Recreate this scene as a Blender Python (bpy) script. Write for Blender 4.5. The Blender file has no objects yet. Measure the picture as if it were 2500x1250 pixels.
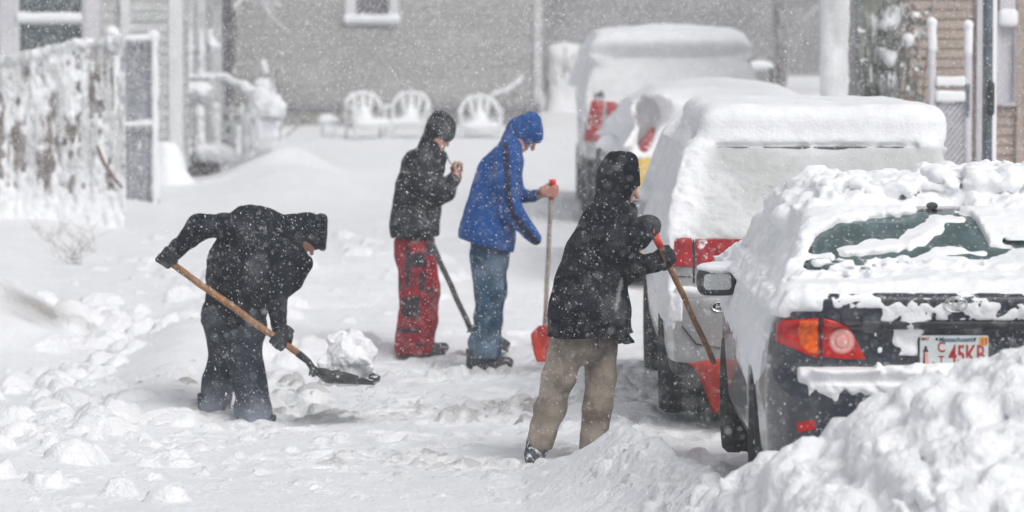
import bpy, math, random
import numpy as np
from mathutils import Vector
R = math.radians
random.seed(7)
rng = np.random.default_rng(11)
scene = bpy.context.scene
C = scene.collection

# ------------------------------------------------------------------ camera
FPX = 10000.0; CAMZ = 2.5; TH = math.atan(605/FPX)
cam_d = bpy.data.cameras.new('camera'); cam = bpy.data.objects.new('camera', cam_d); C.objects.link(cam)
cam.location = (0, 0, CAMZ); cam.rotation_euler = (math.pi/2-TH, 0, 0)
cam_d.sensor_width = 36; cam_d.lens = FPX/2500*36
cam_d.clip_start = 0.5; cam_d.clip_end = 600
cam_d.dof.use_dof = True; cam_d.dof.focus_distance = 21.5; cam_d.dof.aperture_fstop = 2.9
scene.camera = cam
# ------------------------------------------------------------------ world, sun, exposure
w = bpy.data.worlds.new('World'); scene.world = w; w.use_nodes = True
nt = w.node_tree; bg = nt.nodes['Background']
sky = nt.nodes.new('ShaderNodeTexSky'); sky.sky_type = 'NISHITA'; sky.sun_disc = False
SUN_EL, SUN_AZ = 48, 35       # overcast: high, wide and soft, from behind and to the right
sky.sun_elevation = R(SUN_EL); sky.sun_rotation = R(180-SUN_AZ); sky.dust_density = 4
hs = nt.nodes.new('ShaderNodeHueSaturation'); hs.inputs['Saturation'].default_value = 0.22
nt.links.new(sky.outputs[0], hs.inputs['Color']); nt.links.new(hs.outputs[0], bg.inputs['Color'])
bg.inputs['Strength'].default_value = 0.12
sl = bpy.data.lights.new('sun', 'SUN'); sl.energy = 1.0; sl.angle = R(25); sl.color = (1, .98, .95)
so = bpy.data.objects.new('sun', sl); C.objects.link(so)
so.rotation_euler = (R(90-SUN_EL), 0, R(SUN_AZ)); so.location = (0, 0, 30)
scene.view_settings.view_transform = 'Standard'; scene.view_settings.look = 'None'
scene.view_settings.gamma = 1; scene.view_settings.use_curve_mapping = False
scene.view_settings.exposure = 0.13
scene.cycles.max_bounces = 8; scene.cycles.diffuse_bounces = 4; scene.cycles.volume_bounces = 2
scene.cycles.transparent_max_bounces = 8
scene.cycles.use_denoising = True

# ------------------------------------------------------------------ helpers
def at(px, py, Y):
    """point at world depth Y seen at photo pixel (px, py): used to take real positions off the photo"""
    u = (px-1250)/FPX; v = (625-py)/FPX
    dy = math.cos(TH)+v*math.sin(TH); dz = -math.sin(TH)+v*math.cos(TH)
    t = Y/dy
    return Vector((u*t, Y, CAMZ+dz*t))
def XZ(px, py, Y):
    p = at(px, py, Y); return p.x, p.z

_H = rng.random((64, 64, 64)).astype(np.float32)
def vnoise(x, y, z):
    x = np.asarray(x, np.float32); y = np.asarray(y, np.float32); z = np.asarray(z, np.float32)
    x, y, z = np.broadcast_arrays(x, y, z)
    xi = np.floor(x); yi = np.floor(y); zi = np.floor(z)
    fx = x-xi; fy = y-yi; fz = z-zi
    fx = fx*fx*(3-2*fx); fy = fy*fy*(3-2*fy); fz = fz*fz*(3-2*fz)
    xi = xi.astype(np.int32) & 63; yi = yi.astype(np.int32) & 63; zi = zi.astype(np.int32) & 63
    x1 = (xi+1) & 63; y1 = (yi+1) & 63; z1 = (zi+1) & 63
    c00 = _H[xi, yi, zi]*(1-fx)+_H[x1, yi, zi]*fx; c10 = _H[xi, y1, zi]*(1-fx)+_H[x1, y1, zi]*fx
    c01 = _H[xi, yi, z1]*(1-fx)+_H[x1, yi, z1]*fx; c11 = _H[xi, y1, z1]*(1-fx)+_H[x1, y1, z1]*fx
    return (c00*(1-fy)+c10*fy)*(1-fz)+(c01*(1-fy)+c11*fy)*fz
def fbm(x, y, z, s=1.0, o=4, g=0.5):
    a = 1.0; t = 0; n = 0
    for i in range(o):
        t = t+a*(vnoise(x*s+i*7.3, y*s+i*3.1, z*s+i*5.7)*2-1); n += a; a *= g; s *= 2.03
    return t/n
def billow(x, y, z, s=1.0, o=3):
    a = 1.0; t = 0; n = 0
    for i in range(o):
        t = t+a*(1-np.abs(vnoise(x*s+i*9.1, y*s+i*4.7, z*s+i*2.3)*2-1)*2); n += a; a *= .5; s *= 2.1
    return t/n
def sstep(a, b, x):
    t = np.clip((x-a)/(b-a), 0, 1); return t*t*(3-2*t)
def smin(a, b, k):
    if k <= 0: return np.minimum(a, b)
    h = np.clip(.5+.5*(b-a)/k, 0, 1); return b*(1-h)+a*h-k*h*(1-h)
def smax(a, b, k): return -smin(-a, -b, k)
def poly(u, v, pts):
    """signed distance to a polygon in a plane"""
    u, v = np.broadcast_arrays(u, v)
    d = np.full(u.shape, 1e9, np.float32); s = np.ones(u.shape, np.float32)
    n = len(pts)
    for i in range(n):
        ax, ay = pts[i]; bx, by = pts[i-1]
        ex, ey = bx-ax, by-ay; wx, wy = u-ax, v-ay
        t = np.clip((wx*ex+wy*ey)/(ex*ex+ey*ey+1e-12), 0, 1)
        qx, qy = wx-ex*t, wy-ey*t
        d = np.minimum(d, qx*qx+qy*qy)
        c1 = v >= ay; c2 = v < by; c3 = ex*wy > ey*wx
        s = np.where((c1 & c2 & c3) | (~c1 & ~c2 & ~c3), -s, s)
    return s*np.sqrt(d)
def capsule(a, b, ra, rb):
    a = np.array(a, np.float32); b = np.array(b, np.float32); ab = b-a; L = float(ab@ab)+1e-9
    def f(X, Y, Z):
        px, py, pz = X-a[0], Y-a[1], Z-a[2]
        t = np.clip((px*ab[0]+py*ab[1]+pz*ab[2])/L, 0, 1)
        return np.sqrt((px-ab[0]*t)**2+(py-ab[1]*t)**2+(pz-ab[2]*t)**2)-(ra+(rb-ra)*t)
    r = max(ra, rb)
    return f, np.minimum(a, b)-r, np.maximum(a, b)+r
def ellip(c, r, rot=0.0):
    """ellipsoid, rotated by rot about the Y axis"""
    c = np.array(c, np.float32); cr, sr = math.cos(rot), math.sin(rot)
    def f(X, Y, Z):
        x = X-c[0]; z = Z-c[2]; y = (Y-c[1])/r[1]
        x, z = (x*cr+z*sr)/r[0], (-x*sr+z*cr)/r[2]
        k = np.sqrt(x*x+y*y+z*z); return (k-1)*min(r)
    m = max(r)
    return f, c-m, c+m
def rbox(c, hsz, rad):
    c = np.array(c, np.float32)
    def f(X, Y, Z):
        qx, qy, qz = np.abs(X-c[0])-hsz[0]+rad, np.abs(Y-c[1])-hsz[1]+rad, np.abs(Z-c[2])-hsz[2]+rad
        return np.sqrt(np.maximum(qx, 0)**2+np.maximum(qy, 0)**2+np.maximum(qz, 0)**2)+np.minimum(np.maximum(qx, np.maximum(qy, qz)), 0)-rad
    return f, c-np.array(hsz), c+np.array(hsz)

class Field:
    def __init__(s, lo, hi, h):
        s.lo = np.array(lo, np.float32); s.h = h
        s.n = [max(4, int(math.ceil((hi[i]-lo[i])/h))+1) for i in range(3)]
        s.ax = [(s.lo[i]+h*np.arange(s.n[i])).astype(np.float32) for i in range(3)]
        s.D = np.full(s.n, .25, np.float32)
    def grids(s, sl=(slice(None),)*3):
        return s.ax[0][sl[0]][:, None, None], s.ax[1][sl[1]][None, :, None], s.ax[2][sl[2]][None, None, :]
    warp = None
    def set_warp(s, amp, sc, seed=0, step=3, o=2):
        ax = [np.append(a[::step], a[-1]+s.h*step) for a in s.ax]; g = (ax[0][:, None, None], ax[1][None, :, None], ax[2][None, None, :]); s.warp = []
        for q in range(3):
            w_ = amp*fbm(g[0]+seed+q*13.7, g[1]+q*5.1, g[2]-q*3.3, sc, o)
            for d in range(3):
                t = (s.ax[d]-s.ax[d][0])/(s.h*step); i = np.minimum(t.astype(int), w_.shape[d]-2); f = (t-i).astype(np.float32)
                sh = [1, 1, 1]; sh[d] = -1; f = f.reshape(sh); w_ = np.take(w_, i, d)*(1-f)+np.take(w_, i+1, d)*f
            s.warp.append(w_.astype(np.float32))
        return s
    def sl(s, lo, hi, pad):
        r = []
        for i in range(3):
            a = max(0, int((lo[i]-pad-s.lo[i])/s.h)); b = min(s.n[i], int((hi[i]+pad-s.lo[i])/s.h)+2)
            if b <= a: return None
            r.append(slice(a, b))
        return tuple(r)
    def add(s, prim, k=0.02):
        f, lo, hi = prim; q = s.sl(lo, hi, max(k*2, .06))
        if q:
            g = s.grids(q)
            if s.warp: g = tuple(g[i]+s.warp[i][q] for i in range(3))
            s.D[q] = smin(s.D[q], f(*g), k)
        return s
    def sub(s, prim, k=0.01):
        f, lo, hi = prim; q = s.sl(lo, hi, max(k*2, .05))
        if q: s.D[q] = smax(s.D[q], -f(*s.grids(q)), k)
        return s
    def cut(s, p, n, k=0.0):
        """keep the side of the plane that n points away from"""
        X, Y, Z = s.grids(); d = (X-p[0])*n[0]+(Y-p[1])*n[1]+(Z-p[2])*n[2]
        s.D = smax(s.D, d.astype(np.float32), k); return s
    def noise(s, fn, band=.07):
        m = np.nonzero(np.abs(s.D) < band)
        s.D[m] += fn(s.ax[0][m[0]], s.ax[1][m[1]], s.ax[2][m[2]]).astype(np.float32); return s
    def mesh(s):
        D = s.D; I = D < 0; nx, ny, nz = D.shape
        cnt = np.zeros((nx-1, ny-1, nz-1), np.int8)
        for i in (0, 1):
            for j in (0, 1):
                for k in (0, 1): cnt += I[i:nx-1+i, j:ny-1+j, k:nz-1+k]
        act = (cnt > 0) & (cnt < 8)
        ci = np.nonzero(act); N = len(ci[0])
        idx = np.full(act.shape, -1, np.int32); idx[ci] = np.arange(N)
        acc = np.zeros((N, 3), np.float64); num = np.zeros(N)
        cor = [(i, j, k) for i in (0, 1) for j in (0, 1) for k in (0, 1)]
        V = {c: D[ci[0]+c[0], ci[1]+c[1], ci[2]+c[2]] for c in cor}
        for a in cor:
            for ax in range(3):
                if a[ax]: continue
                b = list(a); b[ax] = 1; b = tuple(b); va, vb = V[a], V[b]
                m = (va < 0) != (vb < 0)
                t = np.where(m, va/np.where(m, va-vb, 1), 0)
                p = np.zeros((N, 3)); p[:] = a; p[:, ax] += t
                acc[m] += p[m]; num[m] += 1
        vs = (np.stack(ci, 1)+acc/num[:, None])*s.h+s.lo
        quads = []
        for ax in range(3):
            o = [(1, 2), (2, 0), (0, 1)][ax]
            A = [slice(1, -1)]*3; A[ax] = slice(0, -1); B = list(A); B[ax] = slice(1, None)
            a = I[tuple(A)]; b = I[tuple(B)]; e = np.nonzero(a != b)
            p = [e[0].copy(), e[1].copy(), e[2].copy()]
            for q in range(3):
                if q != ax: p[q] += 1
            def cell(du, dv):
                c = [p[0].copy(), p[1].copy(), p[2].copy()]; c[o[0]] -= du; c[o[1]] -= dv
                return idx[c[0], c[1], c[2]]
            q4 = np.stack([cell(1, 1), cell(0, 1), cell(0, 0), cell(1, 0)], 1)
            flip = ~a[e]; q4[flip] = q4[flip][:, ::-1]
            quads.append(q4)
        return vs, np.concatenate(quads)

def raw_mesh(name, vs, fs, mat=None, smooth=True):
    me = bpy.data.meshes.new(name); vs = np.asarray(vs, np.float32); fs = np.asarray(fs, np.int32)
    n = fs.shape[1]
    me.vertices.add(len(vs)); me.vertices.foreach_set('co', vs.ravel())
    me.loops.add(fs.size); me.loops.foreach_set('vertex_index', fs.ravel())
    me.polygons.add(len(fs)); me.polygons.foreach_set('loop_start', np.arange(0, fs.size, n, dtype=np.int32))
    me.polygons.foreach_set('loop_total', np.full(len(fs), n, np.int32))
    me.polygons.foreach_set('use_smooth', np.full(len(fs), smooth))
    if mat: me.materials.append(mat)
    me.update(calc_edges=True); me.validate()
    return me
def link(name, me, parent=None, loc=None):
    o = bpy.data.objects.new(name, me); C.objects.link(o)
    if parent: o.parent = parent
    if loc is not None: o.location = loc
    return o
def tag(o, label=None, cat=None, group=None, kind=None):
    if label: o['label'] = label
    if cat: o['category'] = cat
    if group: o['group'] = group
    if kind: o['kind'] = kind
    return o
def empty(name, loc, label, cat, group=None):
    o = bpy.data.objects.new(name, None); C.objects.link(o); o.location = loc; o.empty_display_size = .2
    return tag(o, label, cat, group)
def fobj(name, F, mat, parent=None, loc=(0, 0, 0), attr=None, origin=None):
    """mesh a field; loc is subtracted so the mesh is local to its parent"""
    vs, fs = F.mesh(); a = attr(vs) if attr else None
    me = raw_mesh(name, vs-np.array(loc, np.float32), fs, mat)
    if a is not None:
        at_ = me.attributes.new('mask', 'FLOAT', 'POINT'); at_.data.foreach_set('value', a.astype(np.float32))
    return link(name, me, parent, None if parent else loc)

class MB:
    """collects boxes, tubes and sheets into one mesh"""
    def __init__(s): s.v = []; s.f = []
    def geo(s, v, f):
        b = len(s.v); s.v += [tuple(p) for p in v]; s.f += [tuple(i+b for i in q) for q in f]; return s
    def box(s, lo, hi, rz=0.0, c=None):
        x0, y0, z0 = lo; x1, y1, z1 = hi
        v = [(x0, y0, z0), (x1, y0, z0), (x1, y1, z0), (x0, y1, z0), (x0, y0, z1), (x1, y0, z1), (x1, y1, z1), (x0, y1, z1)]
        return s.geo(v, [(0, 3, 2, 1), (4, 5, 6, 7), (0, 1, 5, 4), (1, 2, 6, 5), (2, 3, 7, 6), (3, 0, 4, 7)])
    def tube(s, pts, rad, n=10, cap=True):
        pts = [Vector(p) for p in pts]; rad = rad if isinstance(rad, (list, tuple)) else [rad]*len(pts)
        rings = []; up = None
        for i, p in enumerate(pts):
            d = (pts[min(i+1, len(pts)-1)]-pts[max(i-1, 0)]).normalized()
            if up is None: up = Vector((0, 0, 1)) if abs(d.z) < .9 else Vector((1, 0, 0))
            a = d.cross(up).normalized(); b = a.cross(d).normalized(); up = b
            rings.append([p+(a*math.cos(t)+b*math.sin(t))*rad[i] for t in [2*math.pi*k/n for k in range(n)]])
        v = [q for r in rings for q in r]; f = []
        for i in range(len(pts)-1):
            for k in range(n):
                k2 = (k+1) % n; f.append((i*n+k, i*n+k2, (i+1)*n+k2, (i+1)*n+k))
        if cap: f.append(tuple(range(n))); f.append(tuple(range(len(v)-1, len(v)-1-n, -1)))
        return s.geo(v, f)
    def prism(s, pts, y0, y1):
        """extrude an (x,z) outline along y"""
        n = len(pts); v = [(x, y0, z) for x, z in pts]+[(x, y1, z) for x, z in pts]
        f = [tuple(range(n)), tuple(range(2*n-1, n-1, -1))]+[(i, i+n, (i+1) % n+n, (i+1) % n) for i in range(n)]
        return s.geo(v, f)
    def build(s, name, mat, parent=None, loc=None, smooth=False, bevel=0):
        me = bpy.data.meshes.new(name); me.from_pydata(s.v, [], s.f)
        import bmesh
        bm = bmesh.new(); bm.from_mesh(me); bmesh.ops.recalc_face_normals(bm, faces=bm.faces)
        if bevel: bmesh.ops.bevel(bm, geom=bm.edges[:]+bm.verts[:], offset=bevel, segments=2, affect='EDGES', profile=.6)
        bm.to_mesh(me); bm.free()
        me.materials.append(mat)
        if smooth: me.polygons.foreach_set('use_smooth', [True]*len(me.polygons))
        return link(name, me, parent, loc)

# ------------------------------------------------------------------ materials
SNOW = (.86, .87, .895, 1)
def mat(name, col, rough=.6, var=0.0, vscale=8, col2=None, snow=0.0, sscale=30, bump=0.0, bscale=60, metal=0.0,
        stretch=(1, 1, 1), coat=0.0, attr=None, acol=None, sdetail=4, sss=0.0, spec=.5, soft=.04, big=0, smx=1.0):
    m = bpy.data.materials.new(name); m.use_nodes = True; t = m.node_tree; N = t.nodes; L = t.links
    p = N['Principled BSDF']; p.inputs['Roughness'].default_value = rough; p.inputs['Metallic'].default_value = metal
    p.inputs['Coat Weight'].default_value = coat; p.inputs['Specular IOR Level'].default_value = spec
    tc = N.new('ShaderNodeTexCoord'); mp = N.new('ShaderNodeMapping'); mp.inputs['Scale'].default_value = stretch
    L.new(tc.outputs['Object'], mp.inputs['Vector'])
    def noise(sc, det=4, ro=.55):
        n = N.new('ShaderNodeTexNoise'); n.inputs['Scale'].default_value = sc; n.inputs['Detail'].default_value = det
        n.inputs['Roughness'].default_value = ro; L.new(mp.outputs[0], n.inputs['Vector']); return n
    def mix(fac, a, b):
        x = N.new('ShaderNodeMix'); x.data_type = 'RGBA'
        if hasattr(fac, 'is_output'): L.new(fac, x.inputs[0])
        else: x.inputs[0].default_value = fac
        for i, c in ((6, a), (7, b)):
            if hasattr(c, 'is_output'): L.new(c, x.inputs[i])
            else: x.inputs[i].default_value = c if len(c) == 4 else (*c, 1)
        return x.outputs[2]
    def ramp(src, a, b):
        r = N.new('ShaderNodeMapRange'); r.inputs['From Min'].default_value = a; r.inputs['From Max'].default_value = b
        r.interpolation_type = 'SMOOTHSTEP'; L.new(src, r.inputs['Value']); return r.outputs[0]
    c = (*col, 1) if len(col) == 3 else col; out = c
    if attr:
        an = N.new('ShaderNodeAttribute'); an.attribute_name = attr
        out = mix(an.outputs['Fac'], c, acol)
    if var or col2:
        n = noise(vscale); c2 = col2 if col2 else tuple(x*(1-var) for x in c[:3])
        out2 = mix(ramp(n.outputs['Fac'], .35, .65), out, c2) if not attr else mix(ramp(n.outputs['Fac'], .35, .65), out, out)
        if attr:
            hsv = N.new('ShaderNodeHueSaturation'); L.new(out, hsv.inputs['Color'])
            rr = N.new('ShaderNodeMapRange'); rr.inputs['To Min'].default_value = 1-var; rr.inputs['To Max'].default_value = 1+var*.4
            L.new(ramp(n.outputs['Fac'], .35, .65), rr.inputs[0]); L.new(rr.outputs[0], hsv.inputs['Value']); out2 = hsv.outputs[0]
        out = out2
    if snow > 0:
        n = noise(sscale, sdetail, .6); fac = n.outputs['Fac']
        if big:
            nb = noise(big, 2); ad = N.new('ShaderNodeMath'); ad.operation = 'MULTIPLY_ADD'
            L.new(nb.outputs['Fac'], ad.inputs[0]); ad.inputs[1].default_value = .5; ad.inputs[2].default_value = -.25
            a2 = N.new('ShaderNodeMath'); a2.operation = 'ADD'; L.new(ad.outputs[0], a2.inputs[0]); L.new(fac, a2.inputs[1]); fac = a2.outputs[0]
        th = .78-.5*snow
        fac = ramp(fac, th, th+soft)
        if smx < 1:
            mu = N.new('ShaderNodeMath'); mu.operation = 'MULTIPLY'; mu.inputs[1].default_value = smx; L.new(fac, mu.inputs[0]); fac = mu.outputs[0]
        out = mix(fac, out, SNOW)
        rm = N.new('ShaderNodeMapRange'); rm.inputs['To Min'].default_value = rough; rm.inputs['To Max'].default_value = .9
        L.new(fac, rm.inputs[0]); L.new(rm.outputs[0], p.inputs['Roughness'])
    if hasattr(out, 'is_output'): L.new(out, p.inputs['Base Color'])
    else: p.inputs['Base Color'].default_value = out
    if sss: p.inputs['Subsurface Weight'].default_value = sss; p.inputs['Subsurface Radius'].default_value = (.03, .035, .04); p.inputs['Subsurface Scale'].default_value = 1
    if bump:
        n = noise(bscale, 5, .6); b = N.new('ShaderNodeBump'); b.inputs['Strength'].default_value = 1
        b.inputs['Distance'].default_value = bump; L.new(n.outputs['Fac'], b.inputs['Height']); L.new(b.outputs[0], p.inputs['Normal'])
    return m
M = {}
M['snow'] = mat('snow', SNOW, .9, bump=.022, bscale=30, spec=.2, attr='mask', acol=(.30, .29, .27, 1), var=.03, vscale=3)
M['snow_plain'] = mat('snow_plain', SNOW, .9, bump=.006, bscale=60, spec=.2)
M['snow_thin'] = mat('snow_thin', (.84, .85, .875), .9, bump=.007, bscale=45, spec=.2, attr='mask', acol=(.50, .51, .51, 1), var=.05, vscale=9)
M['snow_rough'] = mat('snow_rough', (.84, .85, .875), .9, bump=.012, bscale=45, spec=.2)
M['snow_dirty'] = mat('snow_dirty', (.80, .81, .83), .9, bump=.012, bscale=40, spec=.2, var=.08, vscale=9)
M['coat_black'] = mat('coat_black', (.006, .010, .017), .85, snow=0.3, sscale=70, bump=.006, bscale=25, spec=.05, soft=0.14, sdetail=3, big=6, smx=.38)
M['hoodie'] = mat('hoodie', (.014, .018, .021), .9, snow=0.36, sscale=80, bump=.006, bscale=25, spec=.05, soft=0.16, sdetail=3, big=7, smx=0.5)
M['coat_blue'] = mat('coat_blue', (.001, .062, .25), .75, snow=0.26, sscale=70, bump=.005, bscale=25, spec=.2, attr='mask', acol=(.010, .012, .035, 1), soft=0.12, sdetail=3, big=6, smx=0.55)
M['coat_navy'] = mat('coat_navy', (.003, .006, .012), .85, snow=0.27, sscale=70, bump=.005, bscale=22, spec=.05, attr='mask', acol=(.22, .25, .24, 1), soft=0.13, sdetail=3, big=6, smx=.38)
M['pants_dark'] = mat('pants_dark', (.022, .031, .046), .85, snow=0.34, sscale=60, bump=.006, bscale=22, spec=.15, soft=0.2, sdetail=3, big=5, attr='mask', acol=(.34, .37, .43, 1), smx=0.35)
M['pants_red'] = mat('pants_red', (.33, .018, .028), .85, snow=0.33, sscale=75, bump=.005, bscale=25, spec=.15, attr='mask', acol=(.045, .035, .045, 1), var=.3, vscale=9, soft=0.16, sdetail=3, smx=0.45)
M['jeans'] = mat('jeans', (.035, .085, .145), .9, snow=0.33, sscale=70, bump=.006, bscale=22, spec=.1, var=.35, vscale=9, attr='mask', acol=(.14, .20, .27, 1), soft=0.16, sdetail=3, smx=0.4)
M['khaki'] = mat('khaki', (.33, .28, .23), .9, snow=0.26, sscale=60, bump=.006, bscale=20, spec=.1, var=.35, vscale=7, attr='mask', acol=(.15, .115, .085, 1), soft=0.14, sdetail=3, smx=0.5)
M['boot'] = mat('boot', (.010, .013, .020), .6, snow=0.36, sscale=40, soft=0.12, smx=0.8)
M['boot_snowy'] = mat('boot_snowy', (.03, .04, .055), .7, snow=.50, sscale=35, soft=.15)
M['glove'] = mat('glove', (.010, .014, .020), .85, snow=0.3, sscale=90, bump=.004, bscale=40, soft=0.12, smx=0.5)
M['skin'] = mat('skin', (.44, .26, .20), .55, var=.2, vscale=12, col2=(.47, .20, .16), sss=.08)
M['wood'] = mat('wood', (.33, .155, .055), .55, var=.45, vscale=9, stretch=(6, 6, 1), snow=.2, sscale=60)
M['wood_pale'] = mat('wood_pale', (.36, .29, .25), .6, var=.3, vscale=9, snow=.25, sscale=60)
M['wood_dark'] = mat('wood_dark', (.075, .07, .075), .6, var=.3, vscale=20, snow=.32, sscale=50)
M['black_metal'] = mat('black_metal', (.028, .034, .038), .5, var=.4, vscale=15, snow=.42, sscale=22, soft=.1)
M['red_plastic'] = mat('red_plastic', (.90, .045, .014), .4, var=.12, vscale=10, snow=.18, sscale=30)
M['paint_navy'] = mat('paint_navy', (.014, .021, .034), .25, coat=.6, snow=0.4, sscale=60, sdetail=6, soft=0.16, big=3, stretch=(1, 1, 1), smx=0.7)
M['paint_side'] = mat('paint_side', (.03, .04, .05), .3, coat=.4)
M['paint_silver'] = mat('paint_silver', (.36, .365, .37), .35, metal=.25, var=.15, vscale=5, snow=.32, sscale=14, soft=.12, coat=.3)
M['paint_yellow'] = mat('paint_yellow', (.62, .42, .10), .4, coat=.3)
M['paint_grey'] = mat('paint_grey', (.42, .43, .44), .4, coat=.2, snow=.45, sscale=8, soft=.2)
M['trim'] = mat('trim', (.018, .021, .026), .55, snow=0.3, sscale=45, soft=0.15, smx=0.6)
M['tyre'] = mat('tyre', (.022, .025, .03), .8, snow=0.36, sscale=28, soft=0.2, bump=.01, bscale=40, smx=0.7)
M['rim'] = mat('rim', (.45, .46, .48), .4, metal=.7, snow=.5, sscale=12)
M['glass'] = mat('glass', (.075, .125, .13), .22, var=.35, vscale=6, spec=.7, snow=.30, sscale=40, soft=.1)
M['glass_dark'] = mat('glass_dark', (.06, .075, .085), .2, var=.3, vscale=4, spec=.6)
M['mirror'] = mat('mirror_glass', (.62, .64, .64), .18, metal=.6, snow=.42, sscale=25, soft=.15, var=.2, vscale=6)
M['lamp_red'] = mat('lamp_red', (.55, .005, .004), .25, var=.35, vscale=30, coat=.2, spec=.3, snow=.20, sscale=30)
M['lamp_red_dull'] = mat('lamp_red_dull', (.45, .012, .018), .35, var=.4, vscale=18, snow=.42, sscale=22, soft=.15)
M['lamp_amber'] = mat('lamp_amber', (.85, .13, .004), .25, var=.35, vscale=40, coat=.2, spec=.3)
M['lamp_clear'] = mat('lamp_clear', (.75, .36, .33), .25, var=.15, vscale=50, coat=.6)
M['lamp_ring'] = mat('lamp_ring', (.55, .14, .12), .3)
M['plate'] = mat('plate', (.58, .64, .64), .45, var=.08, vscale=30)
M['ink_red'] = mat('ink_red', (.40, .012, .015), .5)
M['ink_blue'] = mat('ink_blue', (.02, .09, .17), .5)
M['ink_dark'] = mat('ink_dark', (.02, .02, .025), .5)
M['ink_orange'] = mat('ink_orange', (.75, .30, .03), .5)
M['ink_brown'] = mat('ink_brown', (.30, .10, .03), .5)
M['chrome'] = mat('chrome', (.65, .66, .68), .2, metal=.9)
M['siding_grey'] = mat('siding_grey', (.31, .31, .30), .8, var=.15, vscale=.7, snow=.22, sscale=9, stretch=(1, 1, 3), soft=.25)  # base grey lightened so snow-haze fade is part of the colour
M['siding_white'] = mat('siding_white', (.50, .505, .50), .8, var=.2, vscale=2, snow=.45, sscale=6, stretch=(1, 1, 3), soft=.25)
M['siding_tan'] = mat('siding_tan', (.40, .325, .28), .8, var=.2, vscale=3, snow=.32, sscale=7, stretch=(1, 1, 3), soft=.2)
M['siding_cream'] = mat('siding_cream', (.44, .45, .34), .8, var=.2, vscale=3, snow=.45, sscale=6, soft=.2)
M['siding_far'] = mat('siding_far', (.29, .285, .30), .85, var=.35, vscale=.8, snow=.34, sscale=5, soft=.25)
M['trim_white'] = mat('trim_white', (.66, .68, .69), .7, var=.1, vscale=3)
M['trim_lilac'] = mat('trim_lilac', (.55, .54, .58), .7, var=.08, vscale=3)
M['window_dark'] = mat('window_dark', (.055, .08, .09), .25, var=.3, vscale=3, snow=.25, sscale=14, soft=.2)
M['window_far'] = mat('window_far', (.12, .115, .135), .3, var=.3, vscale=3)  # dark glass lifted in colour to paint in the distance haze
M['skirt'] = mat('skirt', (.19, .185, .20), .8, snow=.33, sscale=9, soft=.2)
M['roof'] = mat('roof', (.12, .12, .12), .8)
M['chair'] = mat('chair_plastic', (.70, .71, .71), .5)
M['lattice'] = mat('lattice', (.42, .41, .36), .8, snow=.4, sscale=10)
M['reed'] = mat('reed', (.20, .155, .125), .9, var=.5, vscale=30, col2=(.32, .30, .29), bump=.01, bscale=30, snow=.3, sscale=20, soft=.1)
M['branch'] = mat('branch', (.16, .075, .05), .8, var=.3, vscale=20)
M['twig'] = mat('twig', (.30, .28, .26), .9, snow=.45, sscale=30)
M['gate_grey'] = mat('gate_grey', (.27, .285, .32), .8, var=.2, vscale=4, snow=.40, sscale=22, soft=.12, stretch=(1, 1, .4))
M['pole_wood'] = mat('pole_wood', (.22, .21, .21), .9, var=.3, vscale=5, snow=.44, sscale=6, soft=.3, stretch=(1, 1, .3))
M['steel'] = mat('steel', (.15, .18, .20), .5, var=.35, vscale=6, metal=.3, snow=.34, sscale=20, soft=.12)
M['ice_rail'] = mat('ice_rail', (.60, .61, .62), .8, var=.2, vscale=6, snow=.45, sscale=8, soft=.2)
M['bark'] = mat('bark', (.12, .11, .11), .9, snow=.5, sscale=8, soft=.2)
M['leaf'] = mat('leaf', (.13, .14, .13), .9, snow=.48, sscale=6, soft=.1)
# ------------------------------------------------------------------ snowy ground
def spaced(segs):
    out = [segs[0][0]]
    for a, b, h0, h1 in segs:
        x = a; 
        while x < b-1e-6:
            t = (x-a)/(b-a); x += h0+(h1-h0)*t; out.append(min(x, b))
    return np.unique(np.array(out, np.float32))
gx = spaced([(-60, -12, 4, 1), (-12, -5, .5, .05), (-5, 4.6, .019, .019), (4.6, 12, .05, .5), (12, 60, 1, 4)])
gy = spaced([(-20, 8, 4, .6), (8, 15.2, .3, .03), (15.2, 31, .021, .021), (31, 70, .03, .14), (70, 160, .3, 6)])
GX, GY = np.meshgrid(gx, gy, indexing='ij')
def slope(y): return .021*np.maximum(y-28, 0)-.010*np.maximum(y-70, 0)
def G(x0, y0, sx, sy, a=1.0): return a*np.exp(-((GX-x0)/sx)**2-((GY-y0)/sy)**2)
H = slope(GY)+.035*fbm(GX, GY, 0*GX, .45, 3)+.02*fbm(GX, GY, 0*GX+3, 1.7, 3)
# banks along both kerbs and drifts against the houses
wob = .35*fbm(GX*0, GY, 0*GX+5, .5, 2)
H += .13*sstep(-3.6, -4.9, GX+wob)*sstep(30, 36, GY)*(1-.6*sstep(44, 52, GY))
H += .55*sstep(-2.9, -4.2, GX+wob)*np.exp(-((GY-30.4)/1.5)**2)
H += .22*G(-2.25, 28.5, .42, 3.4)
H += .10*G(-2.7, 22.5, .6, 1.6)
H += .10*G(.75, 25.5, .45, 2.3)+.06*G(-.1, 26.6, 1.3, .8)
H += .30*sstep(2.8, 3.6, GX)*sstep(22, 26, GY)
H += .42*G(-2.75, 49.0, .62, 1.3)+.25*G(-2.4, 46.5, .9, 1.5)
H += .28*G(-1.5, 36, 1.6, 4.0)*(.5+.5*fbm(GX, GY, 0*GX+9, .8, 3))
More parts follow.
